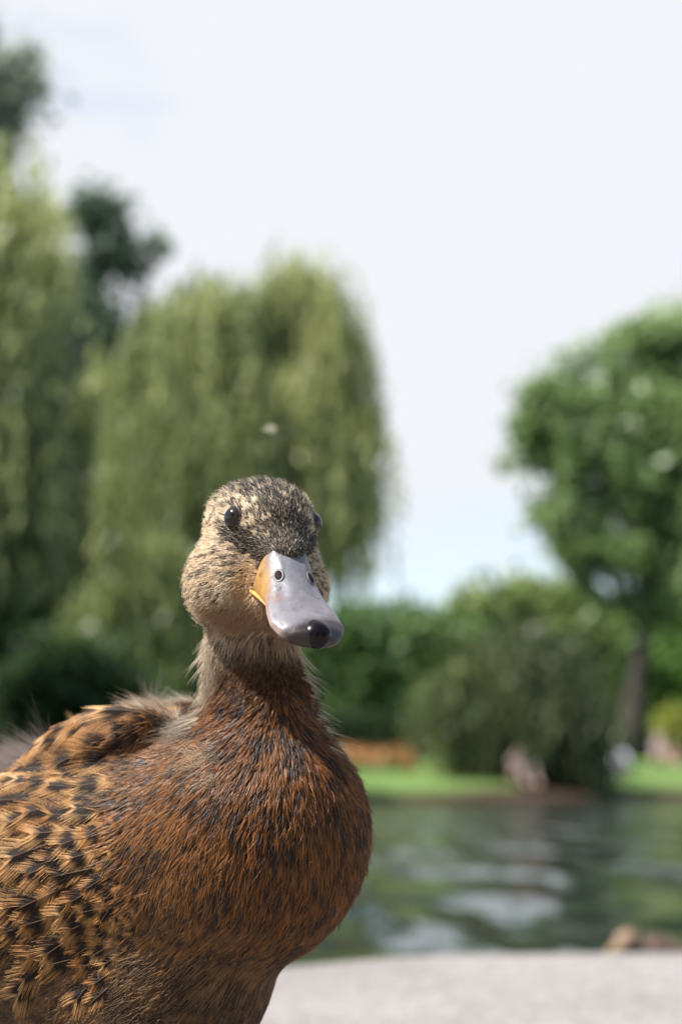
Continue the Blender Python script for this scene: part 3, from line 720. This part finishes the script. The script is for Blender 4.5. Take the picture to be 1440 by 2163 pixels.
def tufts(p, n, D, Ln, W, m, k, lift, colf, r0, clump=.8, stray=0.0, base=.0003, droop=0.0, sag=.5):
    """wet or downy feather tufts: m strands from a short root row, closing towards one tip"""
    N0 = len(p); D = rot(D, n, RNG.normal(size=N0) * .16); S = np.cross(n, D)
    q = np.linspace(-1, 1, m)[None, :] + RNG.normal(size=(N0, m)) * .12                        # lateral index
    t = np.linspace(0, 1, k)
    ln = (Ln[:, None] * RNG.uniform(.72, 1.08, (N0, m)) * (1 - .25 * np.abs(q)))
    st = (RNG.uniform(size=(N0, m)) < stray) * RNG.uniform(.3, 1.0, (N0, m))
    lat = q * W[:, None]
    P = p[:, None, None] + D[:, None, None] * (ln[..., None] * t)[..., None] \
        + S[:, None, None] * ((lat[..., None]) * (1 - clump * t ** 1.3) + (st * RNG.normal(size=(N0, m)) * .35 * ln)[..., None] * t ** 1.5)[..., None]
    P = P - D[:, None, None] * (np.abs(lat) * .5 * 0)[..., None, None]
    H = base + ln[..., None] * (lift * (1 + 1.5 * st)[..., None] + RNG.uniform(-.04, .04, (N0, m))[..., None]) * t ** (1 + 0 * t) - ln[..., None] * lift * sag * t ** 3
    P = settle(P, n[:, None, None], H)
    if droop: P[..., 2] -= droop * (ln[..., None] * t ** 2) * (.2 + st[..., None])
    R = r0 * (1 - t * .85)[None, None] * RNG.uniform(.7, 1.2, (N0, m))[..., None]
    C = colf(p, np.clip(q, -1, 1), t)                                                            # (N0,m,k,3)
    return P.reshape(-1, k, 3), R.reshape(-1, k), C.reshape(-1, k, 3)
def vanes(p, n, D, Ln, W, nb, k, lift, colf, r0=.00016, wet=.3, base=.0004):
    """true feathers: a shaft with nb barbs to each side, wet barbs gathering into points"""
    N0 = len(p); D = rot(D, n, RNG.normal(size=N0) * .14); S = np.cross(n, D)
    s = (np.arange(nb) + .5) / nb; s = s[None, :, None]; side = np.array([-1, 1.0])[None, None, :]
    shp = np.sin(np.pi * np.clip(s * .86 + .12, 0, 1)) ** .55                                    # vane outline
    g = np.round(s * nb / 4 + RNG.uniform(0, 1, (N0, 1, 1))) * 4 / nb; jit = (g - s) * wet
    bl = W[:, None, None] * shp * RNG.uniform(.8, 1.08, (N0, nb, 2))
    t = np.linspace(0, 1, k); ang = np.radians(62 - 30 * s); fw = np.cos(ang); la = np.sin(ang)
    al = s[..., None] * .8 * Ln[:, None, None, None] + (bl * fw / la)[..., None] * (t + .35 * t ** 2) + (jit * Ln[:, None, None])[..., None] * t ** 1.5
    lt = side[..., None] * bl[..., None] * (t - .12 * t ** 2)
    P = p[:, None, None, None] + D[:, None, None, None] * al[..., None] + S[:, None, None, None] * lt[..., None]
    H = base + al * lift - np.abs(lt) * .10 + RNG.normal(size=(N0, nb, 2))[..., None] * .00012 * t
    H = np.broadcast_to(H, P.shape[:-1])
    P = settle(P, n[:, None, None, None], H)
    R = np.broadcast_to(r0 * (1 - t * .75), P.shape[:-1])
    sN = np.clip(al / Ln[:, None, None, None], 0, 1.2); lN = lt / W[:, None, None, None]
    C = colf(p, sN, lN)
    # shafts
    ts = np.linspace(0, .93, k); Ps = p[:, None] + D[:, None] * (Ln[:, None] * ts)[..., None]
    Ps = settle(Ps, n[:, None], base + .0001 + Ln[:, None] * ts * lift)
    Cs = colf(p, np.broadcast_to(ts, (N0, 1, 1, k)) + 0, np.zeros((N0, 1, 1, k)))[:, 0, 0] * .5 + np.array((.16, .09, .035))
    Rs = np.broadcast_to(r0 * 1.1 * (1 - ts * .9), (N0, k))
    return (np.concatenate([P.reshape(-1, k, 3), Ps]), np.concatenate([R.reshape(-1, k), Rs]), np.concatenate([C.reshape(-1, k, 3), Cs]))
def add(name, parts, m, parent=None, keep=None, **kw):
    P = np.concatenate([q[0] for q in parts]); R = np.concatenate([q[1] for q in parts]); C = np.concatenate([q[2] for q in parts])
    if keep is not None:
        k = keep(P); P, R, C = P[k], R[k], C[k]
    return dlink(name, curves(name, P - DB, R, np.clip(C, .004, 1)), m, parent or duck, **kw)
def poisson(p, r):
    R0 = r.max(); key = np.floor(p / R0).astype(int); grid = {}; keep = []
    for i in range(len(p)):
        a, b, c = key[i]; ok_ = True
        for da in (-1, 0, 1):
            for db in (-1, 0, 1):
                for dc in (-1, 0, 1):
                    for j in grid.get((a + da, b + db, c + dc), ()):
                        if np.sum((p[i] - p[j]) ** 2) < r[i] * r[j]: ok_ = False; break
        if ok_: grid.setdefault((a, b, c), []).append(i); keep.append(i)
    return np.array(keep)
ex = lambda x: np.asarray(x)[:, None, None, None]

# head: tiny feathers, dark in the middle with pale edges
p, n = seeds(300, lambda c: regions(c)[0])
ok = ~(bill_inside(p, .02) | eye_near(p, .0041)); p, n = p[ok], n[ok]
D = flow(p, n); l, f, z = hl(p); hd = np.clip(head_dark(p), 0, 1)
back_of_bill = np.linalg.norm(p - BV0, axis=-1) * 100
short = np.interp(np.minimum(back_of_bill, 3.2), [.4, 3.2], [.40, 1.0]); cheek = sstep(-1.0, -2.4, z) * sstep(1.0, -.5, f)
Ln = .0038 * short * RNG.uniform(.8, 1.25, len(p)) * (1 + .45 * cheek + .35 * sstep(-3, -4, z) + .75 * sstep(.3, 1.1, z))
W = .00055 * short ** .5 * RNG.uniform(.7, 1.3, len(p))
# scale-like rows: dark dashes placed by noise stretched along the flow
dash = vnoise(np.stack([p @ HL * 1.0, p @ HF, p[:, 2] * 2.4], -1), .0024, 61)
def head_col(pp, q, t):
    h = hd[:, None, None, None]; throat = ex(sstep(-2.6, -3.3, z) * sstep(-.8, .4, f)); u = ex(RNG.uniform(size=len(pp)))
    warm = ex(sstep(.75, .15, seg_d(pp, head(-1.15, 1.7, -1.5), head(-1.3, 1.3, -2.6))))
    pale = mixc(np.array(BUFF), (.76, .63, .46), RNG.uniform(size=len(pp)))[:, None, None] * (1 + 0 * q[..., None, None] + 0 * t[:, None])
    pale = pale * (1 - warm) + np.array((.46, .30, .16)) * warm
    pale = pale * (1 - throat) + np.array((.33, .205, .12)) * throat
    thr = np.clip(.43 + .62 * h, 0, .93) - .22 * throat - .2 * warm
    isd = (ex(dash) * .72 + u * .28) < thr
    qd = np.abs(q)[..., None, None] * np.ones_like(t)[:, None]
    dk = isd * sstep(1.2, .45, qd + .0) * sstep(1.05, .55, t[:, None] * (1 - .6 * h))
    tipd = (h > .3) * (u < .35)
    dk = np.clip(dk + tipd * .5, 0, 1)
    blu = np.array((.018, .015, .015)); return pale * (1 - dk) + blu * dk
ta = tufts(p, n, D, Ln, W, 9, 4, .29, head_col, .00010, clump=.85, stray=.05, base=.0002)
add('head_feathers', [ta], m_plume, keep=lambda P: ~(eye_near(P[:, -1], .0039) | eye_near(P[:, 2], .0036) | bill_inside(P[:, -1], -.05)))
print('head', len(ta[0]))

# neck: loose pale down at the sides, short brown feathers in front
p, n = seeds(130, lambda c: regions(c)[1] + .25 * regions(c)[0] * sstep(-3.4, -4.4, hl(c)[2]))
D = flow(p, n); l, f, z = hl(p)
fr = sstep(-.15, .55, n @ unit(HF + BA * .3)); low = sstep(-4.2, -6.4, z)
Ln = .0058 * RNG.uniform(.6, 1.4, len(p)) * (1 - .45 * fr); W = .0007 * RNG.uniform(.7, 1.5, len(p))
def neck_col(pp, q, t):
    a = mixc((.44, .35, .25), (.62, .53, .41), RNG.uniform(size=len(pp))); b = mixc((.10, .048, .022), (.22, .115, .055), RNG.uniform(size=len(pp)))
    c = mixc(a, b, np.clip(fr * (.55 + .5 * low) + .35 * low, 0, 1)); dkk = ((RNG.uniform(size=len(pp)) < .20 + .25 * low)).astype(float)
    c = c[:, None, None] * (.75 + .35 * t[:, None]) * (1 + 0 * q[..., None, None]); dk = ex(dkk) * sstep(.9, .3, t)[:, None]
    return c * (1 - dk * .8) + DARK * dk * .8
ta = tufts(p, n, D, Ln, W, 8, 6, .34, neck_col, .00010, clump=.5, stray=.10, droop=.15)
p2, n2 = seeds(9, lambda c: (regions(c)[1] + .3 * regions(c)[0] * sstep(-2.9, -4.2, hl(c)[2]) + .3 * regions(c)[2] * sstep(-5.5, -7, hl(c)[2]) * sstep(-9, -7.8, hl(c)[2])) * sstep(.5, .15, np.abs(np.sum(grad(c) * unit(CAM - c), -1))))
D2 = flow(p2, n2) + RNG.normal(size=(len(p2), 3)) * .22
wc = lambda pp, q, t: np.array((.66, .57, .43)) * (np.ones((len(pp), q.shape[1], len(t), 1)))
tb = tufts(p2, n2, unit(D2), .0095 * RNG.uniform(.5, 1.3, len(p2)), np.full(len(p2), .0006), 5, 6, .40, wc, .00008, clump=.3, stray=.6, sag=.1, droop=.1)
add('neck_down', [ta, tb], m_down)
print('neck', len(ta[0]))

# breast: wet pointed rust feathers, scattered dark ones
def breast_w(c): r = regions(c); return r[2] + .35 * r[1] * sstep(-5.5, -7, hl(c)[2])
p, n = seeds(95, breast_w)
D = flow(p, n); l, f, z = hl(p); top = sstep(at(0, 1640, .56)[2], at(0, 1500, .56)[2], p[:, 2])
rb_ = regions(p); spot = vnoise(p * np.array([1.5, 1.5, .8]), .0034, 71); spot2 = vnoise(p, .012, 72)
Ln = .0072 * RNG.uniform(.7, 1.3, len(p)) * (1 - .30 * top); W = .00075 * RNG.uniform(.7, 1.3, len(p))
def breast_col(pp, q, t):
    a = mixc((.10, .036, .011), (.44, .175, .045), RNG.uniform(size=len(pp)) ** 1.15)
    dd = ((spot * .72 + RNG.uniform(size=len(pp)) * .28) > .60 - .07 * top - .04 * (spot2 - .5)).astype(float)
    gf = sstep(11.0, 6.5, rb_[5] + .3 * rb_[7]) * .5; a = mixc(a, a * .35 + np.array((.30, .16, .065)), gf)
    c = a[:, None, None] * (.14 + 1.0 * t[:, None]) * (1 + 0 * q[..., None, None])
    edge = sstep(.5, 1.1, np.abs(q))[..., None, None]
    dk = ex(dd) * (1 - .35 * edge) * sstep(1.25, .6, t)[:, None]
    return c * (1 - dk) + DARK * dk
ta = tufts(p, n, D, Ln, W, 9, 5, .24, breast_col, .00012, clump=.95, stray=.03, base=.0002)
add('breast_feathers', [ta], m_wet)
print('breast', len(ta[0]))

# flank and back: larger barred feathers, near the camera as true vanes
def flank_w(c): r = regions(c); return r[3]
p, n = seeds(22, flank_w); sel = poisson(p, .0028 + .0042 * np.maximum(sstep(6.5, 2.5, regions(p)[5]), sstep(3.2, 4.6, regions(p)[7]))); p, n = p[sel], n[sel]; print('flank seeds', len(p)); D = flow(p, n); r = regions(p)
rear = np.maximum(sstep(6.5, 2.5, r[5]), sstep(3.2, 4.6, r[7])); vis = np.sum(n * unit(CAM - p), -1) > -.45; p, n, D, rear = p[vis], n[vis], D[vis], rear[vis]
Ln = (.0085 + .0160 * rear) * RNG.uniform(.85, 1.15, len(p)); W = (.0024 + .0058 * rear) * RNG.uniform(.85, 1.15, len(p))
tone = RNG.uniform(size=len(p)); kind_ = RNG.uniform(size=len(p)); ph = RNG.uniform(-.08, .08, len(p))
def flank_col(pp, s, lt):
    e = lambda x: x.reshape((-1,) + (1,) * (s.ndim - 1))
    gold = mixc((.44, .215, .070), (.66, .41, .19), tone).reshape((len(pp),) + (1,) * (s.ndim - 1) + (3,))
    gold = gold * (1 - (1 - np.array((.78, .66, .52))) * (1 - e(rear))[..., None])
    al = np.abs(lt); s_ = s + e(ph)
    blot = sstep(1.15, .80, np.sqrt(((s_ - .66) / .17) ** 2 + (lt / .85) ** 2)) * (e(kind_) > .15)
    chev = sstep(.10, .03, np.abs((s_ - .62) - .0 + al * .28) - .085)                       # V bar
    tipb = sstep(.07, .02, np.abs(s_ - .86 + al * .30) - .03) * .0
    root = sstep(.36, .28, s_ + al * .1)
    core = sstep(.42, .28, al + .6 * np.clip(s_ - .75, 0, 1)) * (e(kind_) < .45)
    dk = np.clip(np.maximum(np.maximum(np.maximum(chev * (e(kind_) < .22), blot), root), np.maximum(core * (s_ < .86), tipb)), 0, 1)
    return gold * (1 - dk[..., None]) + np.array((.022, .014, .012)) * dk[..., None]
ta = vanes(p, n, D, Ln, W, 34, 4, .065, flank_col, r0=.00017, wet=.45)
add('flank_feathers', [ta], m_plume)
print('flank', len(ta[0]))

# belly and lower side: small soft brown feathers
p, n = seeds(34, lambda c: regions(c)[4]); D = flow(p, n); q4 = regions(p); low = sstep(-3.5, -6.5, q4[7])
Ln = .0085 * RNG.uniform(.8, 1.2, len(p)); W = .0021 * RNG.uniform(.8, 1.2, len(p)); tone2 = RNG.uniform(size=len(p)); dsp = (vnoise(p, .006, 81) + .35 * RNG.uniform(size=len(p))) > .64
def belly_col(pp, s, lt):
    e = lambda x: np.asarray(x).reshape((-1,) + (1,) * (s.ndim - 1)); g = mixc(mixc((.115, .060, .030), (.19, .105, .055), tone2), (.17, .12, .082), low).reshape((len(pp),) + (1,) * (s.ndim - 1) + (3,))
    dk = np.maximum(sstep(.45, .25, s) * .6, e(dsp) * sstep(.6, .3, np.abs(lt)) * sstep(1.05, .95, s)) * (1 - .4 * e(low))
    return g * (1 - dk[..., None]) + DARK * 1.3 * dk[..., None]
ta = vanes(p, n, D, Ln, W, 9, 4, .06, belly_col, r0=.00020, wet=.2)
add('belly_feathers', [ta], m_plume)
print('belly', len(ta[0]))

# loose down: pale tuft between shoulder and neck, grey fluff at the rump, stray hairs
parts = []
gc = lambda col, k_=0.0: (lambda pp, q, t: np.asarray(col) * (.8 + .3 * t[:, None]) * (np.ones((len(pp), q.shape[1], 1, 1))))
for (u, v, y, r, dens, ln, lift, col, dv) in ((405, 1590, .545, 1.0, 5, .018, .14, (.52, .39, .26), (-1, 0, .06)), (330, 1520, .60, 1.6, 6, .012, .30, (.48, .37, .26), (-.9, 0, -.3)),
                                        (400, 1530, .58, 1.3, 16, .009, .30, (.30, .24, .19), (-.8, 0, -.1)), (20, 1650, .64, 3.2, 30, .017, .55, (.33, .27, .24), (-.75, 0, .6)),
                                        (312, 1490, .66, .35, 30, .014, .9, (.40, .33, .27), (.15, 0, 1.0))):
    c0 = at(u, v, y); k = np.argmin(np.linalg.norm(_cen - c0, axis=1)); c0 = _cen[k]
    wf_ = lambda c, c0=c0, r=r: sstep(r * .01, r * .005, np.linalg.norm(c - c0, axis=-1)) * 1.0
    p, n = seeds(dens, wf_); d = np.broadcast_to(np.array(dv, float), p.shape) + RNG.normal(size=p.shape) * .26
    d = d - n * np.sum(d * n, -1, keepdims=True) * .7
    parts.append(tufts(p, n, unit(d), ln * RNG.uniform(.5, 1.2, len(p)), np.full(len(p), .0028), 11, 6, lift, gc(col), .00006, clump=.2, stray=.6, sag=.2, base=.0012))
add('loose_down', parts, m_down)
# small drops of water on the feathers
p, n = seeds(.3, lambda c: regions(c)[0] + regions(c)[2] + regions(c)[3] * .8 + regions(c)[4]); keep = (np.sum(n * unit(CAM - p), -1) > .1) & ~eye_near(p, .006); p, n = p[keep], n[keep]
vs_ = []; m_drop = mat('water_drop', (.9, .9, .9), rough=.02, spec=.6); m_drop.node_tree.nodes['Principled BSDF'].inputs['Transmission Weight'].default_value = .9; m_drop.node_tree.nodes['Principled BSDF'].inputs['IOR'].default_value = 1.33
for a_, b_ in zip(p, n):
    r_ = RNG.uniform(.00010, .00026); vs_.append(sphere(a_ + b_ * RNG.uniform(.0012, .0022), r_, None, 8, 6))
v, f = join(vs_); dlink('water_drops', mesh('water_drops', v - DB, f), m_drop, kind='stuff')
# ------------------------------------------------------------------ smaller things
def sdf_of(prims):
    def f(p):
        d = None
        for t_ in prims:
            if len(t_) == 4:
                c, r, M, k = t_; q = (p - c) @ np.asarray(M).T if M is not None else p - c; r = np.asarray(r, float)
                e = (lambda k0, k1: k0 * (k0 - 1) / k1)(np.linalg.norm(q / r, axis=-1), np.linalg.norm(q / r ** 2, axis=-1) + 1e-9)
            else:
                a, b, ra, rb, k = t_; a = np.asarray(a, float); b = np.asarray(b, float); ab = b - a; h = np.clip(((p - a) @ ab) / (ab @ ab), 0, 1)
                e = np.linalg.norm(p - a - h[..., None] * ab, axis=-1) - (ra + (rb - ra) * h)
            if d is None: d = e
            else:
                h = np.clip(k - np.abs(d - e), 0, None) / k; d = np.minimum(d, e) - h * h * k * .25
        return d
    return f
def solid(prims, h):
    global sdf, grad
    keep = sdf, grad; f = sdf_of(prims); lo, hi = [], []
    for t_ in prims:
        if len(t_) == 4: lo.append(np.asarray(t_[0]) - max(t_[1])); hi.append(np.asarray(t_[0]) + max(t_[1]))
        else: m = max(t_[2], t_[3]); lo += [np.minimum(t_[0], t_[1]) - m]; hi += [np.maximum(t_[0], t_[1]) + m]
    sdf = f
    def grad(p, e=h * .2):
        g = np.stack([f(p + np.eye(3)[i] * e) - f(p - np.eye(3)[i] * e) for i in range(3)], -1); return g / (np.linalg.norm(g, axis=-1, keepdims=True) + 1e-12)
    v, q = surface_nets(np.min(lo, 0) - 2 * h, np.max(hi, 0) + 2 * h, h)
    sdf, grad = keep
    return v, q
# second duck, swimming just beyond the stone edge
w0 = on_plane(1368, 2085, WATER_Z); w0 = np.array([w0[0], 3.3, WATER_Z]); w0[0] = at(1372, 1990, 3.3)[0]
X_ = np.array([-.66, -.751, 0]); Yp = np.array([.751, -.66, 0]); Mz = np.stack([X_, Yp, HZ])
dd = lambda a, l, z: w0 + X_ * a * .85 + Yp * l * .85 + HZ * z * .86
sw = bpy.data.objects.new('duck', None); COL.objects.link(sw); sw.location = w0
tagp(sw, 'small blurred brown duck swimming close behind the path edge at the right', 'duck')
pr = [(dd(-.02, 0, .06), (.10, .055, .065), Mz, .01), (dd(.04, 0, .06), (.05, .048, .055), Mz, .03), (dd(-.14, 0, .075), (.06, .035, .016), Mz, .03),
      (dd(.075, 0, .08), dd(.095, 0, .110), .026, .019, .03), (dd(.105, 0, .128), (.033, .024, .025), Mz, .015), (dd(-.03, .03, .06), (.10, .035, .04), Mz, .01), (dd(-.03, -.03, .06), (.10, .035, .04), Mz, .01)]
v, q = solid(pr, .006); nn_ = vnoise(v, .014, 5); hgt = v[:, 2] - w0[2]; fr_ = (v - w0) @ X_
c = mixc((.13, .075, .045), (.05, .03, .022), sstep(.45, .6, nn_)); c = mixc(c, (.25, .16, .11), sstep(.05, .10, fr_) * .8)
c = mixc(c, (.05, .035, .028), sstep(.135, .145, hgt))
link('body', mesh('body', v - w0, q, c), mat('brown_feathers', attr=True, rough=.7, bump=(300, .6), dist=.002), sw)
v, q = solid([(dd(.13, 0, .123), dd(.175, 0, .111), .011, .009, .01), (dd(.165, 0, .113), (.018, .013, .006), Mz, .01)], .003)
link('bill', mesh('bill', v - w0, q), mat('dull_bill', (.25, .17, .08), rough=.4), sw)
for sd in (-1, 1):
    v, f = sphere(dd(.115, .021 * sd, .135), .004, None, 10, 8); link('eye', mesh('eye', v - w0, f), m_pup, sw)

# people sitting on the far bank
m_hair = mat('hair', (.05, .035, .025), rough=.6)
def seated(u, y, yaw, top_c, leg_c, skin_c, label, hair_c=None):
    bx = at(u, 1640, y)[0]; g = np.array([bx, y, land(bx, y) + .02]); ca, sa = math.cos(yaw), math.sin(yaw)
    fw = np.array([ca, sa, 0]); lf = np.array([-sa, ca, 0]); P = lambda f, l, z: g + fw * f + lf * l + HZ * z
    M = np.stack([fw, lf, HZ])
    root = bpy.data.objects.new('person', None); COL.objects.link(root); root.location = g; tagp(root, label, 'person', 'people sitting on the far bank')
    body_ = [(P(0, 0, .14), (.16, .19, .13), M, .01), (P(-.02, 0, .20), P(.02, 0, .50), .15, .15, .08), (P(.02, .17, .50), P(.02, -.17, .50), .06, .06, .08), (P(.03, 0, .52), P(.05, 0, .64), .06, .052, .03),
             (P(.06, 0, .74), (.10, .078, .118), M, .02), (P(.158, 0, .73), (.018, .014, .022), M, .012), (P(.06, .08, .74), (.02, .012, .03), M, .006), (P(.06, -.08, .74), (.02, .012, .03), M, .006)]
    arms = []; legs = []
    for s in (-1, 1):
        arms += [(P(.02, .19 * s, .50), P(.12, .24 * s, .28), .05, .04, .04), (P(.12, .24 * s, .28), P(.34, .16 * s, .33), .04, .03, .02)]
        legs += [(P(.02, .10 * s, .12), P(.38, .17 * s, .40), .09, .065, .05), (P(.38, .17 * s, .40), P(.58, .13 * s, .06), .06, .04, .03), (P(.57, .13 * s, .045), P(.74, .14 * s, .03), .04, .03, .02)]
        for q_ in range(4): body_.append((P(.34, .16 * s, .33), P(.42 - .006 * abs(q_ - 1), (.13 + .018 * q_) * s, .315), .017, .010, .006))
        body_.append((P(.345, .15 * s, .33), P(.38, .11 * s, .35), .016, .010, .006))
    v, q = solid(body_ + arms + legs, .012); link('body', mesh('body', v - g, q), mat('skin', skin_c, rough=.55, sss=.1), root)
    gr = lambda t_, e: (t_[0], tuple(np.asarray(t_[1]) + e), t_[2], t_[3]) if len(t_) == 4 else (t_[0], t_[1], t_[2] + e, t_[3] + e, t_[4])
    a_sh = [(t_[0], t_[0] * .2 + t_[1] * .8, t_[2], t_[3], t_[4]) for t_ in arms[::2]]
    v, q = solid([gr(t_, .014) for t_ in body_[:3][1:] + [body_[0]] + a_sh], .014); link('shirt', mesh('shirt', v - g, q), mat('shirt', top_c, rough=.8, bump=(20, .3), dist=.01), root)
    v, q = solid([gr(t_, .012) for t_ in [t_ for i_, t_ in enumerate(legs) if i_ % 3 != 2]], .014); link('trousers', mesh('trousers', v - g, q), mat('trousers', leg_c, rough=.85, bump=(20, .3), dist=.01), root)
    v, q = solid([(P(.035, 0, .775), (.105, .090, .105), M, .02), (P(-.01, 0, .70), (.06, .08, .11), M, .02)], .012); link('hair', mesh('hair', v - g, q), m_hair if hair_c is None else mat('hair', hair_c, rough=.6), root)
    return root
seated(1096, shore(4.0) + 1.2, math.radians(-70), (.32, .23, .22), (.20, .15, .14), (.55, .34, .26), 'person in a pale pink top sitting on the grass under the small dark willow')
seated(1306, 38.6, math.radians(-110), (.80, .80, .86), (.10, .10, .14), (.50, .32, .24), 'person in a white top sitting on the grass beside the dark trunk')
seated(1392, 43.0, math.radians(-60), (.30, .24, .25), (.36, .22, .18), (.50, .32, .24), 'person in grey sitting on the grass right of the dark trunk', (.25, .16, .09))

# a scrap of down drifting in the air
c0 = at(570, 908, .86); root = None
nb = 34; s_ = np.linspace(0, 1, nb); ax = unit(np.array([1.0, .3, .04])); bx_ = unit(np.array([-.05, .3, 1.0])); sh = c0 + ax * (s_[:, None] - .5) * .0085 + HZ * (np.sin(s_ * 3.1) * .0008)[:, None]
P = []; 
for sd in (-1, 1):
    for rep in range(3):
        t = np.linspace(0, 1, 5)[None, :, None]; ln = (.0026 * np.sin(np.pi * (s_ * .9 + .08)) * RNG.uniform(.6, 1.2, nb))[:, None, None]
        P.append(sh[:, None] + (bx_ * sd * .8 + ax * .6 + RNG.normal(size=(nb, 1, 3)) * .25) * ln * t - ax * ln * .2 * t ** 2)
P = np.concatenate(P); sh5 = sh[np.linspace(0, nb - 1, 5).astype(int)][None]; P = np.concatenate([P, sh5]); n_ = len(P)
o = link('drifting_feather', curves('drifting_feather', P - c0, np.tile(.00011 * np.linspace(1, .5, 5), (n_, 1)), np.tile(np.array((.62, .58, .45)), (n_, 5, 1))), m_down, loc=c0,
     label='tiny pale down feather drifting in the air above the duck head', cat='feather')
